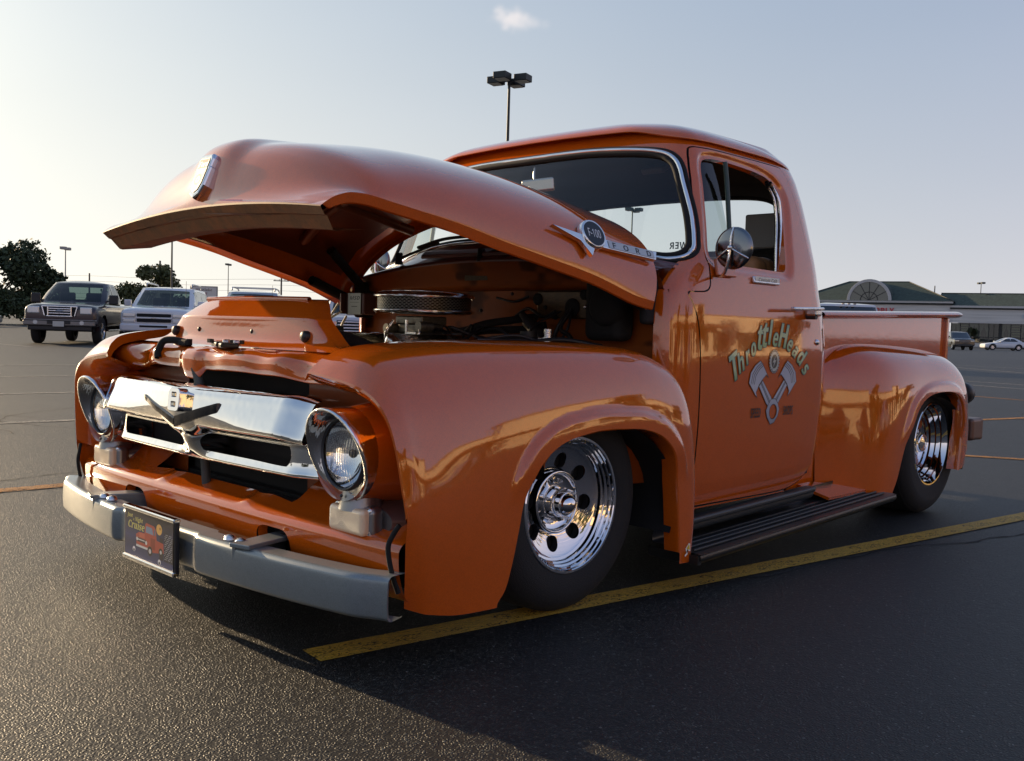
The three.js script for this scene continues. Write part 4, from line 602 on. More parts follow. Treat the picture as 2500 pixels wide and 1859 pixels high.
// ---- valance with its bracket openings
{
  const xs = Array.from({ length: 141 }, (_, i) => -0.93 + i / 140 * 1.86), fwd = x => -0.045 * Math.abs(x / 0.93) ** 3;
  const prof = [[0.40, 0.60], [0.385, 0.63], [0.352, 0.675], [0.332, 0.715], [0.322, 0.745], [0.314, 0.758], [0.303, 0.766], [0.29, 0.768], [0.255, 0.766], [0.215, 0.757], [0.18, 0.742], [0.165, 0.72], [0.16, 0.68]];
  const crease = x => 0.004 * Math.exp(-(((Math.abs(x) - 0.26) / 0.03) ** 2)) * (x < 0 || x > 0 ? 1 : 0);
  const cols = xs.map(x => cr(prof.map(([y, z], i) => [x, y + 0.006 * (1 - (x / 0.93) ** 2) + (i < 5 ? crease(x) * 2 : 0) - (i >= 8 ? 0.0 : 0), z + fwd(x) - (i > 2 ? 0 : 0)]), 60));
  const hole = s => cr([[s * 0.345, 0.12], [s * 0.345, 0.24], [s * 0.352, 0.268], [s * 0.375, 0.284], [s * 0.427, 0.286], [s * 0.478, 0.284], [s * 0.50, 0.268], [s * 0.507, 0.24], [s * 0.507, 0.12]], 40);
  const a = sdPoly(hole(1)), b = sdPoly(hole(-1));
  const hollow = sdPoly([[-0.42, 0.345], [-0.3, 0.352], [0.3, 0.352], [0.42, 0.345], [0.42, 0.5], [-0.42, 0.5]]);
  const skin = clip(grid(cols), (x, y, z) => Math.min(z > 0.7 && y < 0.3 ? Math.min(a(x, y), b(x, y)) : 1, z < 0.72 ? hollow(x, y) : 1));
  const lips = [1, -1].map(s => { const h = hole(s), zz = (x, y) => mix(0.768, 0.745, clamp((0.29 - y) / 0.1)) + fwd(x); return grid([h.map(([x, y]) => [x, y, zz(x, y)]), h.map(([x, y]) => [x, y, zz(x, y) - 0.03])]); });
  const v = mesh(truck, 'front_valance', M([skin, ...lips]), paint);
  mesh(v, 'valance_void', M([box(0.2, 0.2, 0.02, 0.427, 0.2, 0.69), box(0.2, 0.2, 0.02, -0.427, 0.2, 0.69), box(1.8, 0.16, 0.02, 0, 0.25, 0.60)]), matteBlack);
  // rubber seam between valance and fender
  for (const s of [1, -1]) mesh(truck, 'fender_welt', tube([[s * 0.945, 0.372, 0.735], [s * 0.932, 0.345, 0.745], [s * 0.925, 0.318, 0.752], [s * 0.926, 0.28, 0.748], [s * 0.929, 0.24, 0.738], [s * 0.93, 0.20, 0.722]], 0.0065, 40, 8), matteBlack);
}
// ---- bumper
{
  const xs = Array.from({ length: 121 }, (_, i) => -0.965 + i / 120 * 1.93), zc = x => 0.908 - 0.105 * Math.abs(x / 0.95) ** 2.3 - 0.016 * (1 - sstep(0.235, 0.262, Math.abs(x)));
  const prof = [[0.247, -0.07], [0.25, -0.02], [0.249, -0.008], [0.243, 0.0], [0.233, 0.004], [0.195, 0.006], [0.157, 0.004], [0.147, 0.0], [0.141, -0.008], [0.14, -0.02], [0.142, -0.05]];
  const rows = xs.map(x => { const nx = 0.25 * Math.abs(x / 0.95) ** 1.3 * Math.sign(x), inR = Math.abs(x) < 0.25 ? 1 : 0; return cr(prof.map(([y, d]) => { const k = 0.02 * sstep(0.86, 0.96, Math.abs(x)); return [x + d * nx, y + 0.004 - (0), zc(x) + d - k]; }), 44); });
  const bm = mesh(truck, 'front_bumper', M([grid(rows), grid([rows[0], rows[0].map(p => [p[0] + 0.01, p[1], p[2] - 0.012])]), grid([rows[120], rows[120].map(p => [p[0] - 0.01, p[1], p[2] - 0.012])])]), silverPaint);
  for (const s of [1, -1]) {
    mesh(bm, 'bumper_bracket', M([xf(box(0.07, 0.012, 0.28, 0, 0, 0, 0.003), [s * 0.44, 0.258, 0.76], [0, s * 0.28, 0]), xf(box(0.012, 0.08, 0.28, 0, 0, 0, 0.003), [s * 0.41, 0.215, 0.76], [0, s * 0.28, 0])]), silverPaint);
    for (const x of [0.375, 0.432]) mesh(bm, 'bumper_bolt', xf(lathe([[0.001, 0.014], [0.01, 0.012], [0.016, 0.006], [0.018, 0]], 20, 'z'), [s * x, 0.256, 0.862], [-Math.PI / 2, 0, 0]), chrome);
    mesh(bm, 'bracket_slot', M([xf(box(0.014, 0.002, 0.008, 0, 0, 0), [s * 0.437, 0.2645, 0.735], [0, 0.2, 0]), xf(box(0.014, 0.002, 0.008, 0, 0, 0), [s * 0.45, 0.2645, 0.715], [0, 0.2, 0])]), matteBlack);
  }
  mesh(bm, 'added_shade_plate', box(1.5, 0.006, 0.1, 0, 0.185, 0.765), matteBlack);  // added plate, keeps a streak of sun off the ground behind the bumper
  // novelty plate
  const pl = mesh(truck, 'front_plate', M([box(0.325, 0.152, 0.014, 0.04, 0.207, 0.926, 0.004)]), std([0.02, 0.02, 0.022], 0.4));
  mesh(pl, 'plate_frame', M([xf(box(0.325, 0.012, 0.022, 0, 0, 0, 0.004), [0.04, 0.284, 0.928]), xf(box(0.325, 0.014, 0.02, 0, 0, 0, 0.004), [0.04, 0.133, 0.93])]), chromeClean);
  const pt = canvas(768, 384, (x, w, h) => {
    const g = x.createLinearGradient(0, 0, 0, h); g.addColorStop(0, '#0a0f20'); g.addColorStop(0.55, '#1b2f66'); g.addColorStop(0.7, '#1d2a52'); g.addColorStop(1, '#34416e'); x.fillStyle = g; x.fillRect(0, 0, w, h);
    x.fillStyle = '#0d1226'; x.fillRect(560, 150, 60, 180); x.fillRect(630, 90, 70, 240); x.fillRect(705, 130, 63, 200); x.fillStyle = '#c9cfd8'; for (let a = 0; a < 9; a++) for (let b = 0; b < 14; b++) if ((a * 7 + b * 3) % 4) x.fillRect(640 + a * 13, 110 + b * 15, 6, 7);
    x.fillStyle = '#e7b45c'; x.beginPath(); x.arc(552, 90, 44, 0, 7); x.fill(); x.fillStyle = '#a67431'; x.beginPath(); x.arc(566, 80, 12, 0, 7); x.fill();
    // little red pickup
    x.fillStyle = '#b04a38'; x.beginPath(); x.moveTo(180, 190); x.lineTo(230, 165); x.lineTo(320, 160); x.lineTo(330, 85); x.lineTo(350, 70); x.lineTo(470, 78); x.lineTo(500, 100); x.lineTo(515, 185); x.lineTo(620, 192); x.lineTo(625, 270); x.lineTo(430, 300); x.lineTo(190, 270); x.closePath(); x.fill();
    x.fillStyle = '#c4624c'; x.fillRect(235, 168, 90, 40); x.fillStyle = '#8e3527'; x.fillRect(420, 180, 70, 90);
    x.fillStyle = '#7d90a6'; x.beginPath(); x.moveTo(338, 150); x.lineTo(345, 95); x.lineTo(440, 98); x.lineTo(462, 152); x.fill(); x.fillStyle = '#596a80'; x.fillRect(470, 105, 24, 48);
    x.fillStyle = '#3a2a28'; x.fillRect(192, 212, 150, 34); x.fillStyle = '#d8d8d4'; x.fillRect(205, 222, 120, 9); x.beginPath(); x.arc(200, 226, 15, 0, 7); x.fill(); x.beginPath(); x.arc(348, 236, 17, 0, 7); x.fill(); x.fillRect(185, 272, 190, 18);
    for (const [a, b, c] of [[410, 292, 40], [580, 268, 32]]) { x.fillStyle = '#101010'; x.beginPath(); x.arc(a, b, c, 0, 7); x.fill(); x.fillStyle = '#c8c8c8'; x.beginPath(); x.arc(a, b, c * 0.5, 0, 7); x.fill(); }
    x.fillStyle = '#e6e6e6'; for (const [a, b] of [[150, 320], [560, 350]]) { x.beginPath(); x.arc(a, b, 22, 0, 7); x.fill(); x.fillStyle = '#202020'; x.beginPath(); x.arc(a, b + 8, 12, 0, 7); x.fill(); x.fillStyle = '#e6e6e6'; }
    x.fillStyle = '#d8cf6a'; x.font = 'italic bold 44px serif'; x.fillText('Just', 36, 62); x.font = 'italic 34px serif'; x.fillText('a', 128, 84); x.font = 'italic bold 46px serif'; x.fillText('Night', 160, 84); x.font = 'italic bold 84px serif'; x.fillText('Cruise', 40, 150);
  });
  mesh(pl, 'plate_print', xf(new THREE.PlaneGeometry(0.306, 0.138), [0.04, 0.209, 0.9345]), new THREE.MeshStandardMaterial({ map: pt, roughness: 0.35 }));
}
// ---- engine bay
{
  const M0 = new THREE.Group(); M0.name = 'engine'; truck.add(M0);
  const mx = 0.0, mz = -0.13, dy = 0.012;
  const meshTex = dataTex(512, 64, (u, v) => { const a = u * 64, b = v * 9, o = Math.floor(b) % 2 ? 0.5 : 0, d = Math.hypot(((a + o) % 1) - 0.5, (b % 1) - 0.5); const k = sstep(0.3, 0.45, d); return [0.05 + 0.45 * k, 0.05 + 0.44 * k, 0.05 + 0.4 * k]; }, true, [1, 1]);
  mesh(M0, 'air_cleaner_lid', xf(lathe([[0.001, 0.024], [0.02, 0.022], [0.15, 0.02], [0.178, 0.014], [0.186, 0.004], [0.182, -0.003]].reverse(), 72, 'z'), [mx, 0.957, mz], [-Math.PI / 2, 0, 0]), chrome);
  mesh(M0, 'air_cleaner_base', xf(lathe([[0.001, -0.012], [0.15, -0.012], [0.182, -0.006], [0.187, 0.003], [0.18, 0.006]], 72, 'z'), [mx, 0.905, mz], [-Math.PI / 2, 0, 0]), chrome);
  { const g = new THREE.CylinderGeometry(0.172, 0.172, 0.052, 96, 1, true); const U = g.attributes.uv; g.translate(mx, 0.932, mz); mesh(M0, 'air_filter', g, std([1, 1, 1], 0.35, 0.7, { map: meshTex, bumpMap: meshTex, bumpScale: 0.003 })); }
  const carbM = std([0.36, 0.33, 0.27], 0.4, 0.8, { map: dustAndShade });
  const cb = mesh(M0, 'carburetor', M([box(0.15, 0.03, 0.12, mx + 0.02, 0.872, mz + 0.03, 0.006), box(0.13, 0.035, 0.11, mx + 0.02, 0.842, mz + 0.03, 0.008), box(0.16, 0.03, 0.13, mx + 0.02, 0.81, mz + 0.03, 0.006), box(0.12, 0.05, 0.1, mx + 0.02, 0.775, mz + 0.03, 0.01), box(0.4, 0.06, 0.5, mx, 0.73, mz - 0.02, 0.02), ...[[-0.07, 0.84], [0.11, 0.85], [0.115, 0.81], [-0.065, 0.80]].map(([x, y]) => cyl(0.018, 0.018, 0.06, mx + x, y, mz + 0.09, 'z', 14))]), carbM);
  mesh(cb, 'carburetor_linkage', M([tube([[mx + 0.09, 0.86, mz + 0.1], [mx + 0.12, 0.83, mz + 0.12], [mx + 0.1, 0.79, mz + 0.13]], 0.005, 10, 6), tube([[mx - 0.05, 0.87, mz + 0.1], [mx - 0.06, 0.82, mz + 0.13], [mx - 0.02, 0.78, mz + 0.14]], 0.005, 10, 6), box(0.05, 0.012, 0.01, mx + 0.06, 0.825, mz + 0.105, 0.003), box(0.01, 0.06, 0.01, mx + 0.03, 0.845, mz + 0.105, 0.003)]), chrome);
  mesh(M0, 'engine_block', M([box(0.5, 0.2, 0.7, mx, 0.6, -0.02, 0.03), box(0.16, 0.08, 0.55, mx + 0.26, 0.7, -0.02, 0.03, [0, 0, -0.5]), box(0.16, 0.08, 0.55, mx - 0.26, 0.7, -0.02, 0.03, [0, 0, 0.5])]), darkSteel);
  mesh(M0, 'distributor', M([cyl(0.05, 0.05, 0.06, 0.1, 0.80, -0.2), ...Array.from({ length: 8 }, (_, i) => tube([[0.1 + Math.cos(i * 0.785) * 0.035, 0.83, -0.2 + Math.sin(i * 0.785) * 0.035], [0.1 + Math.cos(i * 0.785) * 0.09, 0.86 - 0.01 * (i % 3), -0.2 + Math.sin(i * 0.785) * 0.1], [0.1 + (i % 2 ? 0.22 : -0.24), 0.74, -0.2 + (i - 3) * 0.08]], 0.005, 14, 6))]), blackPlastic);
  for (const s of [1]) mesh(M0, 'radiator_hose', M([tube([[-0.1, 0.72, 0.50], [-0.02, 0.79, 0.42], [0.08, 0.806, 0.34], [0.18, 0.77, 0.26], [0.2, 0.7, 0.2]], 0.028, 30, 12), tube([[-0.2, 0.76, 0.4], [-0.1, 0.82, 0.3], [-0.04, 0.83, 0.2]], 0.016, 20, 8)]), rubber);
  mesh(M0, 'ignition_box', M([box(0.12, 0.085, 0.06, -0.345, 0.93, -0.1, 0.006), ...Array.from({ length: 6 }, (_, i) => box(0.008, 0.08, 0.02, -0.41, 0.93, -0.14 + i * 0.016, 0.002))]), std([0.06, 0.02, 0.015], 0.4, 0.4));
  const mt = canvas(128, 200, (x, w, h) => { x.fillStyle = '#9aa096'; x.fillRect(0, 0, w, h); x.fillStyle = '#20241f'; x.font = 'italic bold 48px sans-serif'; x.textAlign = 'center'; x.fillText('MSD', w / 2, 62); x.fillRect(20, 84, 88, 3); x.fillRect(36, 122, 56, 6); });
  mesh(M0, 'ignition_label', xf(new THREE.PlaneGeometry(0.082, 0.082), [-0.342, 0.93, -0.0665]), new THREE.MeshStandardMaterial({ map: mt, roughness: 0.4 }));
  mesh(M0, 'wiring_loom', M([tube([[-0.38, 0.93, -0.02], [-0.40, 0.88, 0.0], [-0.37, 0.84, 0.02], [-0.33, 0.79, 0.04], [-0.30, 0.74, 0.06]], 0.0045, 24, 6), tube([[-0.36, 0.9, -0.02], [-0.39, 0.86, 0.02], [-0.36, 0.81, 0.03], [-0.355, 0.74, 0.05]], 0.0045, 24, 6), tube([[-0.30, 0.88, 0.0], [-0.29, 0.84, 0.03], [-0.27, 0.77, 0.06], [-0.24, 0.73, 0.09]], 0.0045, 24, 6)]), std([0.35, 0.32, 0.25], 0.5));
  mesh(M0, 'fuel_filter', M([cyl(0.022, 0.022, 0.09, 0.36, 0.80, -0.2, 'x'), cyl(0.03, 0.03, 0.04, 0.42, 0.825, -0.25)]), blackPlastic);
  mesh(M0, 'brake_reservoir', M([cyl(0.022, 0.03, 0.05, 0.52, 0.80, -0.24), cyl(0.014, 0.014, 0.03, 0.52, 0.84, -0.24), box(0.07, 0.012, 0.03, 0.52, 0.82, -0.24, 0.004)]), chrome);
  // clutter along the firewall and inner fenders
  mesh(M0, 'heater_hose', M([tube([[0.05, 0.80, -0.2], [0.12, 0.86, -0.3], [0.2, 0.885, -0.40], [0.255, 0.90, -0.47]], 0.014, 24, 8), tube([[0.0, 0.80, -0.22], [0.1, 0.84, -0.33], [0.22, 0.85, -0.42], [0.30, 0.87, -0.47]], 0.014, 24, 8), tube([[0.30, 0.80, -0.12], [0.40, 0.815, -0.2], [0.5, 0.80, -0.28]], 0.016, 20, 8)]), rubber);
  mesh(M0, 'ignition_coil', M([xf(cyl(0.024, 0.024, 0.1), [0.33, 0.85, -0.38], [0, 0, 0.9]), xf(cyl(0.012, 0.016, 0.04), [0.275, 0.895, -0.38], [0, 0, 0.9])]), blackPlastic);
  for (const s of [1, -1]) mesh(M0, 'valve_cover', box(0.13, 0.06, 0.46, s * 0.2, 0.775, -0.06, 0.02, [0, 0, s * -0.45]), chrome);
  mesh(M0, 'fan_shroud', M([xf(lathe([[0.21, 0.0], [0.23, 0.0], [0.24, 0.05], [0.22, 0.06]], 40, 'z'), [0, 0.62, 0.44])]), blackPlastic);
  for (const q of [tube([[0.52, 0.80, -0.24], [0.45, 0.83, -0.15], [0.36, 0.80, 0.0], [0.3, 0.78, 0.2]], 0.005, 24, 6), tube([[0.60, 0.80, -0.3], [0.60, 0.815, 0.0], [0.62, 0.80, 0.35]], 0.006, 24, 6), tube([[0.42, 0.82, -0.25], [0.36, 0.87, -0.35], [0.38, 0.92, -0.46]], 0.004, 18, 6)]) mesh(M0, 'hard_line', q, darkSteel);
  mesh(M0, 'wire_bundle', M([tube([[0.66, 0.80, -0.36], [0.62, 0.82, -0.2], [0.64, 0.81, 0.0], [0.63, 0.815, 0.2]], 0.009, 30, 6), tube([[0.15, 0.90, -0.46], [0.22, 0.93, -0.455], [0.3, 0.9, -0.45], [0.36, 0.92, -0.455]], 0.006, 24, 6), tube([[0.05, 0.97, -0.455], [0.15, 0.955, -0.45], [0.22, 0.975, -0.455]], 0.005, 16, 6), tube([[0.3, 0.81, -0.3], [0.24, 0.85, -0.28], [0.16, 0.84, -0.26], [0.1, 0.83, -0.22]], 0.006, 20, 6)]), blackPlastic);
  for (const [x, y] of [[-0.2, 0.98], [0.12, 0.985], [0.56, 0.99], [0.2, 0.9], [0.56, 0.88], [-0.05, 0.92]]) mesh(M0, 'firewall_bolt', xf(new THREE.SphereGeometry(0.007, 8, 6), [x, y, -0.468]), darkSteel);
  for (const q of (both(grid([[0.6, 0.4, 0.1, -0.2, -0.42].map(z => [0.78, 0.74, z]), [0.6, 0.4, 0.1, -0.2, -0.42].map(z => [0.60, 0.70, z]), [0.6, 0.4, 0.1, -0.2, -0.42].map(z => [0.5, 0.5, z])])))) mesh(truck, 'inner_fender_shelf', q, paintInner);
}
// ---- bed
{
  const y0 = z => 0.955 - (z + 1.83) * 0.0295;           // rail height rises to the rear
  for (const s of [1, -1]) {
    const sd = mesh(truck, 'bed_side', M([grid([[y0(-1.70) - 0.005, 0.75, 0.42].map(y => [s * 0.72, y, -1.70]), [y0(-2.4) - 0.005, 0.75, 0.42].map(y => [s * 0.72, y, -2.4]), [y0(-3.19) - 0.005, 0.76, 0.42].map(y => [s * 0.72, y, -3.19])]), box(0.045, 0.56, 0.03, s * 0.715, 0.70, -3.19, 0.006), box(0.012, 0.50, 0.06, s * 0.725, 0.68, -1.74, 0.004)]), paint);
    const prof = Array.from({ length: 14 }, (_, i) => { const a = i / 13 * Math.PI * 2; return [Math.cos(a) * 0.041, Math.sin(a) * 0.017]; });
    mesh(sd, 'bed_rail', M([grid([-1.68, -2.2, -2.7, -3.2, -3.235, -3.245].map((z, k) => prof.map(([a, b]) => [s * (0.752 + a * (k === 5 ? 0.2 : 1)), y0(z) + b * (k === 5 ? 0.3 : 1), z])))]), paint);
  }
  mesh(truck, 'bed_front', box(1.44, 0.5, 0.02, 0, 0.71, -1.70), paint);
  mesh(truck, 'bed_floor', box(1.43, 0.03, 1.48, 0, 0.5, -2.44), matteBlack);
  mesh(truck, 'tailgate', M([box(1.40, 0.50, 0.03, 0, 0.71, -3.185, 0.008), cyl(0.018, 0.018, 1.4, 0, 0.965, -3.185, 'x')]), paint);
  for (const s of [1, -1]) {
    const tl = mesh(truck, 'tail_light', M([xf(lathe([[0.001, 0.0], [0.05, 0.0], [0.058, -0.02], [0.058, -0.06], [0.03, -0.09]], 28, 'z'), [s * 0.83, 0.58, -3.15]), box(0.05, 0.05, 0.12, s * 0.83, 0.545, -3.08, 0.01)]), blackPlastic);
    mesh(tl, 'tail_lens', xf(lathe([[0.05, 0.0], [0.046, -0.022], [0.001, -0.03]], 28, 'z'), [s * 0.83, 0.57, -3.20]), phys([0.35, 0.02, 0.015], 0.15, 0, { clearcoat: 1 }));
  }
  mesh(truck, 'rear_bumper', M([box(1.76, 0.12, 0.05, 0, 0.385, -3.36, 0.015), box(0.1, 0.12, 0.14, 0.83, 0.385, -3.30, 0.02), box(0.1, 0.12, 0.14, -0.83, 0.385, -3.30, 0.02), box(0.08, 0.05, 0.3, 0.5, 0.39, -3.2), box(0.08, 0.05, 0.3, -0.5, 0.39, -3.2)]), phys([0.17, 0.1, 0.075], 0.45, 0.5));
}
// ---- running boards, underside
for (const s of [1, -1]) {
  const y0 = z => 0.128 + (-0.48 - z) * 0.033;
  const P = [[0.80, 0.06], [0.80, 0.012], [0.86, 0.012], [0.865, 0.004], [0.985, 0.0], [0.992, -0.004], [0.994, -0.02], [0.98, -0.035]];
  const st = z => cr(P.map(([x, y]) => [s * x, y0(z) + y, z]), 40);
  const rb = mesh(truck, 'running_board', M([grid([-0.50, -1.0, -1.5, -2.02].map(st)), box(0.2, 0.03, 0.02, s * 0.89, y0(-0.5) - 0.02, -0.50)]), std([0.016, 0.017, 0.017], 0.32));
  for (let k = 0; k < 3; k++) mesh(rb, 'tread_rib', M([xf(box(0.007, 0.008, 1.46, 0, 0, 0, 0.003), [s * (0.89 + k * 0.034), y0(-1.24) + 0.006, -1.24], [0.033, 0, 0])]), std([0.02, 0.022, 0.022], 0.4));
  mesh(truck, 'rocker_sill', M([xf(box(0.05, 0.05, 0.95, 0, 0, 0, 0.02), [s * 0.845, 0.205, -1.04], [0.033, 0, 0]), xf(box(0.03, 0.02, 0.9, 0, 0, 0, 0.008), [s * 0.872, 0.222, -1.04], [0.033, 0, 0])]), std([0.03, 0.034, 0.034], 0.4));
  mesh(truck, 'splash_apron', M([box(0.01, 0.24, 0.5, s * 0.74, 0.28, -1.75), xf(box(0.15, 0.012, 0.42, 0, 0, 0), [s * 0.82, 0.205, -1.80], [0, 0, s * -0.25])]), paint);
}
mesh(truck, 'chassis', M([box(1.3, 0.12, 3.6, 0, 0.27, -1.3), box(0.9, 0.25, 0.6, 0, 0.28, 0.1), box(1.4, 0.2, 0.1, 0, 0.3, 0.5), cyl(0.06, 0.06, 1.3, 0, 0.35, -2.785, 'x'), box(1.3, 0.5, 0.03, 0, 0.5, -0.52)]), matteBlack);
// ---- wheels
function wheel(z, R, deep) {
  const w = new THREE.Group(); w.name = 'wheel'; truck.add(w);
  const tw = deep ? 0.29 : 0.215, x0 = deep ? 0.87 : 0.858;   // x0: outer rim lip
  const tyreP = [[0.2, -tw + 0.03], [0.24, -tw], [R - 0.04, -tw - 0.004], [R - 0.012, -tw + 0.015], [R, -tw + 0.05], [R, -0.05], [R - 0.004, -0.03], [R - 0.014, -0.012], [R - 0.035, 0.004], [R - 0.06, 0.012], [R - 0.085, 0.012], [0.215, 0.006], [0.205, -0.004], [0.198, -0.01]];
  mesh(w, 'tyre', lathe(cr(tyreP, 60), 96, 'x'), rubber);
  const dep = deep ? 0.08 : 0.045, hd = dep + 0.02;
  const rimP = deep
    ? [[0.206, -0.006], [0.209, -0.001], [0.209, 0.003], [0.206, 0.006], [0.199, 0.006], [0.196, -0.002], [0.191, -0.02], [0.184, -0.024], [0.178, -0.042], [0.170, -0.046], [0.163, -0.064], [0.152, -0.07], [0.146, -0.079], [0.133, -0.082]]
    : [[0.206, -0.006], [0.209, -0.001], [0.209, 0.003], [0.206, 0.006], [0.199, 0.006], [0.197, 0.003], [0.196, -0.006], [0.192, -0.009], [0.1905, -0.018], [0.185, -0.022], [0.1835, -0.030], [0.178, -0.034], [0.1765, -0.044], [0.168, -0.048]];
  mesh(w, 'rim', crease(lathe(rimP, 112, 'x'), 0.35), chromeClean);
  // dished face with eight round holes
  const rIn = 0.094, rOut = deep ? 0.135 : 0.169, face = [];
  const prof = r => { const t = (r - rIn) / (rOut - rIn); return -dep - 0.026 * Math.pow(1 - t, 0.8) - 0.002; };
  const nr = 24, na = 240;
  for (let i = 0; i <= nr; i++) { const r = mix(rIn, rOut, i / nr); face.push(Array.from({ length: na + 1 }, (_, j) => { const a = j / na * Math.PI * 2; return [prof(r), Math.sin(a) * r, Math.cos(a) * r]; })); }
  const hr = 0.0245, hc = 0.128, holes = Array.from({ length: 8 }, (_, k) => [Math.sin(k * Math.PI / 4 + 0.2) * hc, Math.cos(k * Math.PI / 4 + 0.2) * hc]);
  const fg = deep ? grid(face, true) : clip(grid(face, true), (x, y, zz) => Math.min(...holes.map(h => Math.hypot(y - h[0], zz - h[1]))) - hr);
  mesh(w, 'wheel_face', fg, chrome);
  if (!deep) for (const h of holes) { const g = new THREE.CylinderGeometry(hr, hr, 0.02, 28, 1, true); g.rotateZ(Math.PI / 2); g.translate(prof(hc) - 0.01, h[0], h[1]); mesh(w, 'hole_edge', g, darkSteel); }
  mesh(w, 'wheel_back', xf(cyl(0.17, 0.17, 0.01, 0, 0, 0, 'x', 48), [-dep - 0.05, 0, 0]), matteBlack);
  const hub = mesh(w, 'hub', lathe([[0.097, -hd + 0.008], [0.092, -hd + 0.013], [0.087, -hd + 0.008], [0.084, -hd - 0.008], [0.05, -hd - 0.01], [0.046, -hd - 0.006], [0.045, -hd + 0.02]], 72, 'x'), chromeClean);
  mesh(hub, 'centre_cap', deep ? lathe([[0.048, -hd - 0.01], [0.05, -hd + 0.05], [0.046, -hd + 0.062], [0.04, -hd + 0.066], [0.036, -hd + 0.062], [0.03, -hd + 0.068], [0.001, -hd + 0.072]], 48, 'x') : lathe([[0.044, -hd - 0.01], [0.045, -hd + 0.02], [0.042, -hd + 0.026], [0.038, -hd + 0.028], [0.037, -hd + 0.045], [0.034, -hd + 0.049], [0.033, -hd + 0.046], [0.030, -hd + 0.055], [0.022, -hd + 0.066], [0.012, -hd + 0.072], [0.001, -hd + 0.074]], 48, 'x'), chromeClean);
  for (let k = 0; k < 5; k++) { const a = k * 2 * Math.PI / 5 + 0.4; mesh(hub, 'lug_nut', xf(lathe([[0.001, 0.024], [0.004, 0.023], [0.006, 0.012], [0.009, 0.01], [0.011, -0.006]], 12, 'x'), [-hd + 0.002, Math.sin(a) * 0.066, Math.cos(a) * 0.066]), chrome); }
  w.position.set(x0, R, z); if (!deep) w.rotation.x = 0.1;
  return w;
}
for (const [z, R, deep] of [[0, 0.329, false], [-2.69, 0.346, true]]) { const w = wheel(z, R, deep); const c = w.clone(); c.position.x *= -1; c.rotation.y = Math.PI; truck.add(c); }
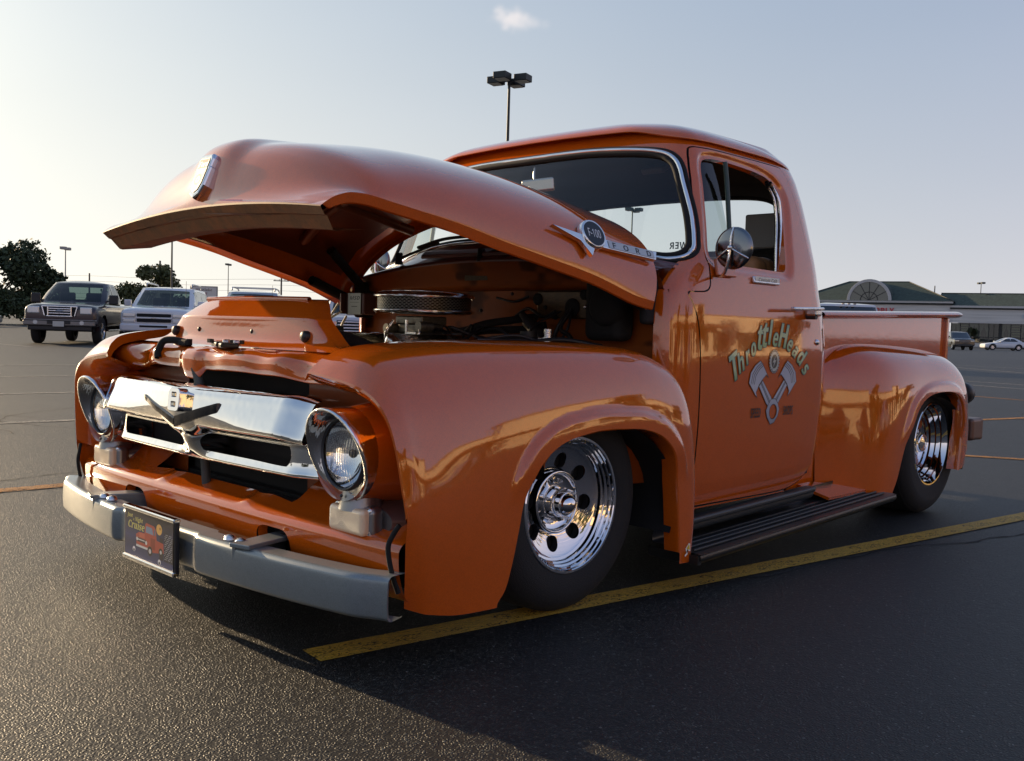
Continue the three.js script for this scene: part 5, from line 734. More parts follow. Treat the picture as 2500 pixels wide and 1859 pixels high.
// ---- painted door emblem
{
  const z0 = -0.72, z1 = -1.39, yT = 0.935, yB = 0.515, CW = 1340, CH = 840, X = z => (z0 - z) / (z0 - z1) * CW, Y = y => (yT - y) / (yT - yB) * CH;
  const t = canvas(CW, CH, x => {
    x.clearRect(0, 0, CW, CH);
    const poly = (P, fill, lw = 5) => { x.beginPath(); P.forEach(([z, y], i) => i ? x.lineTo(X(z), Y(y)) : x.moveTo(X(z), Y(y))); x.closePath(); x.fillStyle = fill; x.fill(); x.strokeStyle = '#0d1016'; x.lineWidth = lw; x.stroke(); };
    const g = x.createLinearGradient(0, Y(0.77), 0, Y(0.52)); g.addColorStop(0, '#a3a9b8'); g.addColorStop(0.5, '#c0c3cc'); g.addColorStop(1, '#8f939f');
    const mir = P => P.map(([z, y]) => [-2.178 - z, y]);
    const rod = [[-0.986, 0.668], [-1.011, 0.689], [-1.089, 0.615], [-1.062, 0.59], [-1.044, 0.603]];
    const pis = [[-0.989, 0.762], [-0.954, 0.745], [-0.925, 0.718], [-0.915, 0.681], [-0.93, 0.668], [-0.965, 0.635], [-0.977, 0.627], [-0.968, 0.645], [-0.986, 0.672], [-1.011, 0.694], [-1.035, 0.71], [-1.05, 0.7], [-1.041, 0.711], [-1.006, 0.75]];
    for (const f of [P => P, mir]) {
      poly(f(rod), g); poly(f([[-0.998, 0.678], [-1.003, 0.683], [-1.075, 0.606], [-1.068, 0.601]]), '#7f8592', 4);
      poly(f(pis), g);
      for (const k of [0.10, 0.17, 0.24]) { x.beginPath(); const P = f([[-0.989, 0.762], [-0.954, 0.745], [-0.925, 0.718], [-0.915, 0.681]]).map(([z, y]) => [mix(z, -1.0894, k * 0.9) , mix(y, 0.64, k * 0.62)]); P.forEach(([z, y], i) => i ? x.lineTo(X(z), Y(y)) : x.moveTo(X(z), Y(y))); x.strokeStyle = '#101319'; x.lineWidth = 6; x.stroke(); }
    }
    poly([[-1.08, 0.618], [-1.061, 0.598], [-1.047, 0.575], [-1.058, 0.55], [-1.085, 0.522], [-1.112, 0.528], [-1.136, 0.553], [-1.143, 0.578], [-1.13, 0.602], [-1.111, 0.618]], g);
    x.save(); x.translate(X(-1.099), Y(0.57)); x.scale(1, 1.03); x.beginPath(); x.arc(0, 0, 54, 0, 7); x.globalCompositeOperation = 'destination-out'; x.fill(); x.globalCompositeOperation = 'source-over'; x.lineWidth = 5; x.stroke(); x.restore();
    // gear
    x.save(); x.translate(X(-1.0895), Y(0.759)); x.scale(0.85, 1); x.fillStyle = '#b8bdb4'; x.strokeStyle = '#0d1016'; x.lineWidth = 4; for (let k = 0; k < 22; k++) { x.rotate(Math.PI / 11); x.fillRect(-7, -90, 14, 22); x.strokeRect(-7, -90, 14, 22); } x.beginPath(); x.arc(0, 0, 76, 0, 7); x.fill(); x.stroke(); x.fillStyle = '#23211c'; x.beginPath(); x.arc(0, 0, 52, 0, 7); x.fill();
    x.fillStyle = '#b8bdb4'; x.beginPath(); x.moveTo(26, -56); x.lineTo(-34, 12); x.lineTo(-4, 8); x.lineTo(-28, 60); x.lineTo(38, -16); x.lineTo(6, -10); x.closePath(); x.fill(); x.stroke(); x.restore();
    // lettering on an arc
    const L = [['T', -0.805, 0.735, -0.5, 270], ['h', -0.85, 0.752, -0.45, 190], ['r', -0.892, 0.778, -0.4, 175], ['o', -0.932, 0.808, -0.35, 165], ['t', -0.974, 0.848, -0.05, 260], ['t', -1.008, 0.858, 0.0, 260], ['l', -1.046, 0.864, 0.02, 240], ['e', -1.088, 0.848, 0.05, 180], ['H', -1.144, 0.856, 0.12, 250], ['e', -1.20, 0.828, 0.45, 170], ['a', -1.245, 0.803, 0.6, 165], ['d', -1.292, 0.78, 0.68, 200], ['s', -1.332, 0.735, 0.8, 180]];
    x.textAlign = 'center'; x.textBaseline = 'middle'; x.lineJoin = 'round';
    for (const [c, z, y, a, s] of L) { x.save(); x.translate(X(z), Y(y)); x.rotate(a); x.scale(0.82, 1); x.font = `italic bold ${s}px sans-serif`; x.strokeStyle = '#1c3a33'; x.lineWidth = 14; x.strokeText(c, 0, 0); const q = x.createLinearGradient(0, -s / 2, 0, s / 2); q.addColorStop(0, '#74b0a0'); q.addColorStop(0.55, '#c8cf9b'); q.addColorStop(1, '#4f8a55'); x.fillStyle = q; x.fillText(c, 0, 0); x.restore(); }
    for (const [w, z, y] of [['SPEED', -0.975, 0.569], ['SHOPS', -1.214, 0.570]]) { x.save(); x.translate(X(z), Y(y)); x.scale(0.5, 1); x.font = 'bold 96px sans-serif'; x.fillStyle = '#1b1512'; x.fillText(w, 0, 0); x.restore(); }
  });
  const rows = []; for (let i = 0; i <= 24; i++) { const y = mix(yT, yB, i / 24); rows.push(Array.from({ length: 41 }, (_, j) => { const z = mix(z0, z1, j / 40); return [sideX(z, y) + 0.0045, y, z]; })); }
  const g = grid(rows), U = g.attributes.uv; for (let i = 0; i <= 24; i++) for (let j = 0; j <= 40; j++) U.setXY(i * 41 + j, j / 40, 1 - i / 24);
  const door = truck.children.find(c => c.name === 'door');
  mesh(door, 'door_emblem', g, phys([1, 1, 1], 0.35, 0, { map: t, transparent: true, clearcoat: 1, clearcoatRoughness: 0.05 }));
  // yellow bolt sticker low on the fender
  const st = canvas(128, 160, (x, w, h) => { x.clearRect(0, 0, w, h); const p = P => { x.beginPath(); P.forEach(([a, b], i) => i ? x.lineTo(a, b) : x.moveTo(a, b)); x.closePath(); }; p([[20, 60], [84, 6], [110, 14], [122, 100], [70, 84], [64, 128], [14, 150], [10, 128], [44, 112]]); x.fillStyle = '#efe9da'; x.fill(); p([[38, 62], [84, 22], [98, 30], [110, 84], [66, 70]]); x.fillStyle = '#d6b21f'; x.fill(); p([[40, 100], [62, 66], [80, 80], [60, 112]]); x.fillStyle = '#2a2a22'; x.fill(); });
  const sg = new THREE.PlaneGeometry(0.036, 0.048); sg.rotateY(Math.PI / 2); sg.translate(0.9605, 0.143, -0.472);
  mesh(truck.children.find(c => c.name === 'front_fender'), 'sticker', sg, new THREE.MeshStandardMaterial({ map: st, transparent: true, roughness: 0.5, side: THREE.DoubleSide }));
}
// ---------------------------------------------------------------- other vehicles
const autoGlass = phys([0.32, 0.4, 0.38], 0.02, 0, { transmission: 1, thickness: 0, ior: 1.5 });
const darkGlass = phys([0.012, 0.016, 0.016], 0.03, 0, { clearcoat: 1 });
const tyreM = std([0.013, 0.013, 0.013], 0.85);
const carPaint = (c, m = 0.3) => phys(c, 0.4, m, { clearcoat: 1, clearcoatRoughness: 0.06 });
const lampGlass = phys([0.6, 0.62, 0.6], 0.12, 0.3, { clearcoat: 1 });
// front of the vehicle at z = 0, running back to -length
function vehicle(name, label, category, pos, turn, o, group) {
  const t = thing(name, label, category, pos, turn, group), P = o.paint, N = o.n || 5;
  const sec = ([z, hw, yb, yt]) => Array.from({ length: 41 }, (_, j) => { const a = -Math.PI / 2 + j / 40 * Math.PI * 2, c = Math.cos(a), s = Math.sin(a); return [Math.sign(c) * Math.abs(c) ** (2 / N) * hw, (yb + yt) / 2 + Math.sign(s) * Math.abs(s) ** (2 / N) * (yt - yb) / 2, z]; });
  const rows = surf(o.body.map(sec), o.body.length * 7, 41), first = rows[0], last = rows[rows.length - 1], mid = r => r.map(p => [p[0] * 0.02, (o.body[0][2] + o.body[0][3]) / 2 + (p[1] - (o.body[0][2] + o.body[0][3]) / 2) * 0.02, p[2]]);
  const arch = (x, y, z) => Math.min(...o.wheels.map(w => Math.hypot(z - w, y - o.R) - o.R - 0.07));
  const shell = clip(grid([mid(first), ...rows, mid(last)], true), (x, y, z) => Math.abs(x) > o.hw * 0.6 ? arch(x, y, z) : 1);
  const parts = [shell];
  for (const w of o.wheels) for (const s of [-1, 1]) { const A = Array.from({ length: 17 }, (_, i) => { const a = i / 16 * Math.PI; return [Math.sin(a) * (o.R + 0.07) + o.R, w + Math.cos(a) * (o.R + 0.07)]; }); parts.push(grid([A.map(([y, z]) => [s * o.hw * 0.985, y, z]), A.map(([y, z]) => [s * o.hw * 0.6, y, z])])); }
  mesh(t, 'body', M(parts), P);
  mesh(t, 'underbody', box(o.hw * 1.7, 0.22, o.L * 0.9, 0, o.clear + 0.1, -o.L / 2), matteBlack);
  // greenhouse: [y, half width, front z, rear z]
  const G = o.gh, out = y => { let i = 0; while (i < G.length - 2 && y > G[i + 1][0]) i++; const [, W, f, r] = crAt(G, i + clamp((y - G[i][0]) / (G[i + 1][0] - G[i][0]))); return cr([[0, f], [0.4 * W, f - 0.02], [0.75 * W, f - 0.07], [0.93 * W, f - 0.16], [W, f - 0.32], [W, (f + r) / 2], [W, r + 0.2], [0.94 * W, r + 0.06], [0.7 * W, r + 0.01], [0, r]], 60).map(([x, z]) => [x, y, z]); };
  const y0 = G[0][0], y1 = G[G.length - 1][0], gr = []; for (let i = 0; i <= 26; i++) gr.push(out(mix(y0, y1, i / 26)));
  const top = gr[26], roof = []; for (let i = 0; i <= 6; i++) { const k = 1 - (i / 6) ** 1.5 * 0.98; roof.push(top.map(p => [p[0] * k, p[1] + (o.crown || 0.06) * (1 - k * k), (G[G.length - 1][2] + G[G.length - 1][3]) / 2 + (p[2] - (G[G.length - 1][2] + G[G.length - 1][3]) / 2) * k])); }
  const ws = o.ws && sdPoly(o.ws), rw = o.rw && sdPoly(o.rw), sw = o.sw.map(sdPoly), zm = (G[0][2] + G[0][3]) / 2;
  const win = (x, y, z) => { let s = 9; if (Math.abs(x) < 0.965 * mix(G[0][1], G[G.length - 1][1], (y - y0) / (y1 - y0))) { if (z > zm && ws) s = Math.min(s, ws(Math.abs(x), y)); if (z < zm && rw) s = Math.min(s, rw(Math.abs(x), y)); } else for (const q of sw) s = Math.min(s, q(z, y)); return s; };
  const cab = clip(grid(gr), win), gm = o.glass || autoGlass;
  const cabM = mesh(t, 'cabin', M([...both(cab), ...both(grid(roof))]), P);
  const paneRows = gr.map(r => r.map(p => [p[0] * 0.992, p[1], zm + (p[2] - zm) * 0.994]));
  const pane = (f, nm) => { const g = clip(grid(paneRows), f); if (g.attributes.position.count) for (const q of both(g)) mesh(t, nm, q, gm); };
  const pn = (cond, nm) => { const g = clip(grid(paneRows), (x, y, z) => cond(x, y, z) ? 0.004 - win(x, y, z) : -1); return g; };
  const edge = (x, y) => Math.abs(x) < 0.96 * mix(G[0][1], G[G.length - 1][1], (y - y0) / (y1 - y0));
  if (ws) mesh(t, 'windshield', M(both(pn((x, y, z) => z > zm && edge(x, y)))), gm);
  if (rw) mesh(t, 'rear_window', M(both(pn((x, y, z) => z < zm && edge(x, y)))), gm);
  { const g = pn((x, y, z) => !edge(x, y)); if (g.attributes.position.count) { mesh(t, 'side_windows', g, gm).name = 'side_window'; mesh(t, 'side_window', mirrorX(g), gm); } }
  mesh(t, 'interior', M([box(o.hw * 1.5, 0.25, 1.4, 0, y0 - 0.1, zm), box(0.45, 0.5, 0.14, 0.38, y0 + 0.08, zm + 0.1, 0.05), box(0.45, 0.5, 0.14, -0.38, y0 + 0.08, zm + 0.1, 0.05), xf(new THREE.TorusGeometry(0.18, 0.015, 6, 20), [0.38, y0 + 0.05, zm + 0.55], [-0.5, 0, 0])]), matteBlack);
  // wheels
  for (const w of o.wheels) for (const s of [-1, 1]) {
    const g = new THREE.Group(); g.name = 'wheel'; g.position.set(s * (o.hw - 0.03), o.R, w); g.rotation.y = s < 0 ? Math.PI : 0; t.add(g);
    mesh(g, 'tyre', lathe([[o.R * 0.62, -0.22], [o.R * 0.93, -0.23], [o.R, -0.19], [o.R, -0.03], [o.R * 0.94, 0], [o.R * 0.66, 0.0], [o.R * 0.62, -0.02]], 40, 'x'), tyreM);
    const sp = [lathe([[o.R * 0.64, 0.0], [o.R * 0.6, -0.005], [o.R * 0.58, -0.05], [o.R * 0.58, -0.12]], 36, 'x'), cyl(o.R * 0.17, o.R * 0.17, 0.04, -0.025, 0, 0, 'x', 18)];
    for (let k = 0; k < (o.spokes || 6); k++) { const q = box(0.025, o.R * 0.5, 0.075, 0, o.R * 0.35, 0, 0.01); q.rotateX(k * 2 * Math.PI / (o.spokes || 6)); q.translate(-0.025, 0, 0); sp.push(q); }
    mesh(g, 'rim', M(sp), o.rim || alu); mesh(g, 'brake', cyl(o.R * 0.5, o.R * 0.5, 0.02, -0.12, 0, 0, 'x', 24), matteBlack);
  }
  for (const s of [-1, 1]) if (o.mirror) mesh(t, 'side_mirror', M([box(o.mirror[3] || 0.22, o.mirror[4] || 0.2, 0.09, s * (o.hw + 0.12), o.mirror[1], o.mirror[2], 0.03), box(0.16, 0.04, 0.05, s * (o.hw - 0.02), o.mirror[1] - 0.05, o.mirror[2], 0.01)]), o.mirror[0]);
  return t;
}
const rect = (a, b, c, d) => [[a, c], [b, c], [b, d], [a, d]];
const maroon = carPaint([0.018, 0.004, 0.006], 0.35), white = carPaint([0.62, 0.64, 0.66], 0), silver = carPaint([0.36, 0.38, 0.4], 0.6), blackP = carPaint([0.012, 0.013, 0.014], 0.2);
{ // maroon pickup
  const t = vehicle('parked_pickup', 'dark maroon pickup truck with chrome grille, nearest of the parked row under the lot trees', 'pickup truck', [-26.0, 0, -8.75], 54 * DEG, { paint: maroon, L: 5.7, hw: 0.98, R: 0.4, clear: 0.38, n: 6, spokes: 6,
    body: [[-0.02, 0.9, 0.52, 0.98], [-0.1, 0.96, 0.48, 1.08], [-0.3, 0.98, 0.45, 1.15], [-0.9, 0.985, 0.45, 1.2], [-1.5, 0.985, 0.46, 1.24], [-2.2, 0.985, 0.47, 1.24], [-3.6, 0.985, 0.48, 1.24], [-5.0, 0.985, 0.5, 1.24], [-5.65, 0.96, 0.55, 1.22]],
    gh: [[1.2, 0.93, -1.22, -3.5], [1.4, 0.90, -1.48, -3.44], [1.62, 0.84, -1.8, -3.36], [1.82, 0.76, -2.12, -3.25]], crown: 0.08,
    ws: [[0, 1.25], [0.78, 1.25], [0.68, 1.77], [0, 1.79]], rw: rect(-1, 0.62, 1.34, 1.72), sw: [[[-1.75, 1.27], [-2.02, 1.7], [-2.4, 1.76], [-2.42, 1.27]], [[-2.5, 1.27], [-2.5, 1.76], [-3.15, 1.74], [-3.22, 1.27]]], wheels: [-0.95, -4.5], mirror: [blackPlastic, 1.33, -1.6, 0.26, 0.28] });
  mesh(t, 'grille', M([box(0.96, 0.035, 0.05, 0, 1.075, 0.0, 0.012), box(0.70, 0.035, 0.05, 0, 0.80, 0.03, 0.012), ...[0.88, 0.95, 1.01].map(y => box(0.6, 0.03, 0.04, 0, y, 0.03, 0.01)), ...[-1, 1].flatMap(s => [box(0.035, 0.27, 0.05, s * 0.31, 0.93, 0.02, 0.012), box(0.035, 0.29, 0.05, s * 0.44, 0.94, 0.0, 0.012, [0, 0, s * -0.25])])]), chrome);
  mesh(t, 'grille_void', box(0.86, 0.26, 0.03, 0, 0.94, -0.01), matteBlack);
  mesh(t, 'grille_badge', xf(new THREE.SphereGeometry(0.1, 20, 10), [0, 0.945, 0.045], [0, 0, 0], [1, 0.4, 0.2]), std([0.25, 0.27, 0.3], 0.3, 0.6));
  for (const s of [-1, 1]) { mesh(t, 'headlight', box(0.32, 0.2, 0.1, s * 0.70, 0.965, -0.03, 0.03), lampGlass); mesh(t, 'fog_lamp', cyl(0.06, 0.06, 0.04, s * 0.62, 0.62, 0.09, 'z', 18), lampGlass); }
  mesh(t, 'bumper', M([box(1.92, 0.16, 0.16, 0, 0.60, 0.02, 0.04), box(1.96, 0.035, 0.2, 0, 0.69, 0.02, 0.012)]), std([0.2, 0.19, 0.18], 0.35, 0.6));
  mesh(t, 'front_valance', M([box(1.7, 0.14, 0.14, 0, 0.46, -0.03, 0.03), box(0.62, 0.09, 0.03, 0, 0.62, 0.105, 0.01)]), blackPlastic);
  mesh(t, 'licence_plate', box(0.3, 0.15, 0.015, 0, 0.58, 0.125, 0.004), std([0.5, 0.5, 0.45], 0.5));
  mesh(t, 'step_bar', box(0.06, 0.06, 2.0, 0.93, 0.4, -2.7, 0.02), chrome);
}
const suvSpec = (paint) => ({ paint, L: 5.2, hw: 0.99, R: 0.39, clear: 0.32, n: 6,
  body: [[-0.02, 0.9, 0.42, 1.0], [-0.1, 0.97, 0.38, 1.08], [-0.4, 0.99, 0.36, 1.14], [-1.4, 0.995, 0.36, 1.2], [-2.6, 0.995, 0.38, 1.2], [-4.4, 0.995, 0.4, 1.2], [-5.1, 0.98, 0.45, 1.18]],
  gh: [[1.16, 0.94, -1.25, -5.1], [1.4, 0.90, -1.62, -5.04], [1.62, 0.84, -1.95, -4.96], [1.78, 0.79, -2.2, -4.88]], crown: 0.07,
  ws: [[0, 1.2], [0.79, 1.2], [0.69, 1.7], [0, 1.72]], rw: rect(-1, 0.7, 1.25, 1.68), sw: [[[-1.9, 1.25], [-2.15, 1.66], [-2.6, 1.72], [-2.62, 1.25]], [[-2.7, 1.25], [-2.7, 1.72], [-3.55, 1.72], [-3.6, 1.25]], [[-3.7, 1.25], [-3.7, 1.71], [-4.7, 1.68], [-4.75, 1.27]]], wheels: [-0.95, -4.0], mirror: [paint, 1.28, -1.75, 0.22, 0.2] });
function suvFront(t, paint) {
  for (const [y, h] of [[0.9, 0.1], [0.745, 0.1]]) mesh(t, 'grille', box(0.98, h, 0.04, 0, y, 0.012, 0.02), matteBlack);
  mesh(t, 'grille_bar', box(1.04, 0.05, 0.07, 0, 0.823, 0.01, 0.015), paint);
  mesh(t, 'grille_badge', M([box(0.14, 0.035, 0.02, 0, 0.823, 0.05, 0.008), box(0.05, 0.06, 0.02, 0, 0.823, 0.05, 0.008)]), std([0.5, 0.5, 0.48], 0.3, 0.5));
  for (const s of [-1, 1]) for (const [y, h] of [[0.905, 0.13], [0.735, 0.11]]) mesh(t, 'headlight', box(0.36, h, 0.09, s * 0.71, y, -0.02, 0.025), lampGlass);
  mesh(t, 'bumper', M([box(1.94, 0.22, 0.18, 0, 0.53, 0.0, 0.05)]), paint);
  mesh(t, 'bumper_intake', M([box(0.8, 0.06, 0.02, 0, 0.57, 0.09, 0.01), box(1.3, 0.08, 0.1, 0, 0.38, -0.02, 0.02)]), matteBlack);
  for (const s of [-1, 1]) mesh(t, 'roof_rack', M([tube([[s * 0.70, 1.84, -2.5], [s * 0.70, 1.93, -2.6], [s * 0.70, 1.95, -3.2], [s * 0.70, 1.93, -4.4], [s * 0.70, 1.84, -4.6]], 0.025, 30, 8)]), silver);
  mesh(t, 'aerial', tube([[0.7, 1.2, -1.3], [0.71, 2.0, -1.34]], 0.006, 4, 6), darkSteel);
}
{ const a = vehicle('parked_suv', 'white SUV with two dark grille slots parked beside the maroon pickup', 'SUV', [-25.5, 0, -11.3], 54 * DEG, suvSpec(white)); suvFront(a, white); mesh(a, 'sun_shade', box(0.9, 0.02, 0.2, 0, 1.2, -1.5), std([0.4, 0.38, 0.32], 0.7));
  const b = vehicle('parked_suv', 'grey SUV whose roof and windshield rise just behind the orange radiator hump', 'SUV', [-24.8, 0, -13.95], 54 * DEG, suvSpec(silver)); suvFront(b, silver);
  mesh(b, 'rack_bar', M([box(1.4, 0.03, 0.06, 0, 1.95, -2.9, 0.01), box(1.4, 0.03, 0.06, 0, 1.95, -4.0, 0.01)]), silver); }
{ // pale van with striped grille seen under the hood hinge
  const t = vehicle('parked_van', 'silver vehicle with a slatted bright grille, seen under the passenger hood hinge', 'van', [-21.3, 0, -15.7], 56 * DEG, { paint: carPaint([0.5, 0.46, 0.46], 0.2), L: 5.0, hw: 0.96, R: 0.37, clear: 0.3, n: 6,
    body: [[-0.02, 0.86, 0.42, 0.92], [-0.12, 0.93, 0.38, 1.02], [-0.5, 0.955, 0.34, 1.1], [-1.2, 0.96, 0.34, 1.16], [-4.4, 0.96, 0.36, 1.18], [-4.95, 0.94, 0.42, 1.15]],
    gh: [[1.1, 0.92, -1.0, -4.9], [1.35, 0.87, -1.35, -4.8], [1.55, 0.82, -1.6, -4.75], [1.68, 0.76, -1.85, -4.7]], crown: 0.06, ws: [[0, 1.14], [0.78, 1.14], [0.68, 1.61], [0, 1.63]], rw: null, sw: [[[-1.6, 1.2], [-1.9, 1.58], [-2.6, 1.62], [-2.6, 1.2]], [[-2.7, 1.2], [-2.7, 1.62], [-4.4, 1.6], [-4.45, 1.2]]], wheels: [-0.9, -3.9], mirror: [blackPlastic, 1.2, -1.4] });
  for (const y of [0.88, 0.79, 0.70, 0.61]) mesh(t, 'grille_slat', box(1.25, 0.045, 0.05, 0, y, 0.02, 0.015), std([0.6, 0.62, 0.66], 0.25, 0.4));
  mesh(t, 'grille_void', box(1.3, 0.36, 0.02, 0, 0.745, -0.002), matteBlack);
  for (const s of [-1, 1]) mesh(t, 'headlight', box(0.24, 0.2, 0.08, s * 0.76, 0.82, -0.02, 0.03), lampGlass);
  mesh(t, 'bumper', box(1.88, 0.18, 0.16, 0, 0.46, 0.0, 0.05), std([0.5, 0.5, 0.52], 0.3, 0.3));
}
const sedan = (paint, o = {}) => ({ paint, L: 4.6, hw: 0.88, R: 0.33, clear: 0.2, n: 4.5, spokes: 7,
  body: [[-0.02, 0.72, 0.3, 0.62], [-0.12, 0.82, 0.22, 0.7], [-0.5, 0.87, 0.2, 0.78], [-1.2, 0.885, 0.2, 0.87], [-2.2, 0.885, 0.2, 0.92], [-3.4, 0.885, 0.22, 0.94], [-4.2, 0.86, 0.26, 0.93], [-4.58, 0.78, 0.36, 0.84]],
  gh: [[0.86, 0.84, -1.2, -4.1], [1.05, 0.78, -1.6, -3.85], [1.25, 0.70, -2.0, -3.5], [1.36, 0.6, -2.3, -3.2]], crown: 0.06, ws: [[0, 0.92], [0.68, 0.92], [0.52, 1.3], [0, 1.32]], rw: [[0, 0.95], [0.66, 0.95], [0.5, 1.28], [0, 1.3]], sw: [[[-1.75, 0.95], [-2.2, 1.26], [-2.65, 1.3], [-2.65, 0.95]], [[-2.73, 0.95], [-2.73, 1.3], [-3.1, 1.27], [-3.5, 0.97]]], wheels: [-0.85, -3.55], mirror: [paint, 0.98, -1.6, 0.16, 0.12], ...o });
vehicle('parked_car', 'black car half out of view beneath the big dark tree', 'car', [-59.7, 0, -18.2], 150 * DEG, sedan(blackP, { glass: darkGlass }));
vehicle('parked_car', 'white two-door coupe parked side-on near the storefront windows', 'car', [-36.2, 0, -111.2], -52 * DEG, sedan(white, { glass: darkGlass }));
vehicle('parked_car', 'white car showing only its front fender behind the orange tailgate', 'car', [-36.1, 0, -96.9], 60 * DEG, sedan(white, { glass: darkGlass }));
{ const t = vehicle('parked_suv', 'dark grey SUV parked just beyond the bed rail end, before the storefront', 'SUV', [-33.7, 0, -99.2], 34 * DEG, { ...suvSpec(carPaint([0.03, 0.035, 0.04], 0.3)), glass: darkGlass }); for (const s of [-1, 1]) mesh(t, 'headlight', box(0.36, 0.14, 0.09, s * 0.71, 0.9, -0.02, 0.03), lampGlass); mesh(t, 'grille', box(0.9, 0.2, 0.05, 0, 0.84, 0.0, 0.02), std([0.12, 0.13, 0.14], 0.3, 0.6)); }
{ const t = vehicle('parked_van', 'white high-roofed vehicle with a wide black rear window behind the orange bed', 'van', [-13.15, 0, -27.1], 225 * DEG, { ...suvSpec(white), glass: darkGlass, rw: rect(-1, 0.78, 1.2, 1.72) }); for (const s of [-1, 1]) mesh(t, 'tail_light', box(0.1, 0.4, 0.05, s * 0.9, 1.0, -5.08, 0.02), phys([0.3, 0.02, 0.02], 0.2, 0)); mesh(t, 'roof_light', M([-0.16, 0, 0.16].map(x => box(0.07, 0.03, 0.05, x, 1.79, -4.97, 0.01))), std([0.5, 0.4, 0.3], 0.4)); }
// ---------------------------------------------------------------- lamps, poles, sign
const poleM = std([0.03, 0.035, 0.035], 0.5, 0.4), paleM = std([0.4, 0.38, 0.33], 0.6), woodM = std([0.11, 0.09, 0.07], 0.85);
function lamp(label, pos, h, heads, m, turn, sc = 1) {
  const t = thing('street_lamp', label, 'street lamp', pos, turn);
  mesh(t, 'post', cyl(0.06 * sc, 0.1 * sc, h, 0, h / 2, 0, 'y', 14), m);
  mesh(t, 'footing', cyl(0.3, 0.32, 0.7, 0, 0.35, 0, 'y', 20), std([0.3, 0.29, 0.27], 0.9));
  for (const a of heads) { const g = new THREE.Group(); g.name = 'lamp_head'; g.rotation.y = a; g.position.y = h; t.add(g);
    mesh(g, 'lamp_arm', box(0.06, 0.08, 0.4 * sc, 0, 0, 0.2 * sc), m); mesh(g, 'lamp_shade', box(0.62 * sc, 0.3 * sc, 0.62 * sc, 0, 0.04 * sc, 0.68 * sc, 0.02), m); mesh(g, 'lamp_lens', box(0.5 * sc, 0.03, 0.5 * sc, 0, -0.115 * sc, 0.68 * sc, 0.008), std([0.5, 0.5, 0.45], 0.25)); }
  return t;
}
const Q = Math.PI / 2;
lamp('tall dark lamp with four square heads rising behind the cab roof', [-22.0, 0, -22.5], 9.5, [0, Q, 2 * Q, 3 * Q], poleM, 0.3, 0.78);
lamp('lamp with clustered heads seen through the windshield', [-49.6, 0, -65.4], 11.2, [0, Q, 2 * Q], std([0.03, 0.06, 0.05], 0.5, 0.3), 0.2, 0.9);
lamp('pale twin-headed lamp over the maroon pickup', [-107.9, 0, -40.6], 8.0, [Q * 0.55, Q * 2.55], paleM, 0, 0.95);
lamp('thin bare dark pole rising from beside the white SUV up behind the hood', [-54.08, 0, -26.07], 6.9, [Q, 3 * Q], std([0.12, 0.11, 0.08], 0.6), 0.8, 0.7);
lamp('small lamp with level heads above the grey SUV', [-115.1, 0, -64.3], 8.0, [Q * 0.5, Q * 2.5], std([0.1, 0.09, 0.07], 0.6), 0, 0.75);
lamp('small lamp glimpsed in the gap between raised hood and cowl', [-86.58, 0, -64.23], 7.4, [Q * 0.5, Q * 2.5], std([0.06, 0.06, 0.05], 0.6), 0, 0.7);
lamp('lamp standing behind the long green storefront roof', [-62.5, 0, -185.7], 11.5, [Q * 0.5, Q * 2.5], poleM, 0, 1);
function utility(label, pos, h, arm) { const t = thing('utility_pole', label, 'utility pole', pos, 0.9); mesh(t, 'post', cyl(0.11, 0.16, h, 0, h / 2, 0, 'y', 10), woodM); if (arm) { mesh(t, 'crossarm', box(2.2, 0.12, 0.1, 0, h - 0.7, 0), woodM); for (const x of [-0.9, -0.3, 0.5, 0.95]) mesh(t, 'insulator', cyl(0.05, 0.06, 0.16, x, h - 0.56, 0, 'y', 8), paleM); } return t; }
utility('short wooden utility pole right of the twin-headed lamp', [-148.3, 0, -59.8], 7.2, false);
utility('wooden utility pole standing over the hazy round tree', [-112.0, 0, -53.4], 7.7, true);
utility('wooden utility pole among the low shrubs under the hood edge', [-118.8, 0, -74.7], 7.2, true);
{ const t = thing('power_line', 'thin power lines strung low across the pale sky', 'power line'); const ends = [[-165, 6.9, -45], [-148.3, 6.8, -59.8], [-118.8, 6.7, -74.7], [-100, 6.6, -95]]; for (const dy of [0, -0.8, -1.6, -2.7, -3.3]) mesh(t, 'wire', tube(ends.flatMap((p, i) => i ? [[(p[0] + ends[i - 1][0]) / 2, (p[1] + ends[i - 1][1]) / 2 + dy - 0.25, (p[2] + ends[i - 1][2]) / 2], [p[0], p[1] + dy, p[2]]] : [[p[0], p[1] + dy, p[2]]]), 0.016, 40, 5), std([0.12, 0.11, 0.1], 0.7)); }
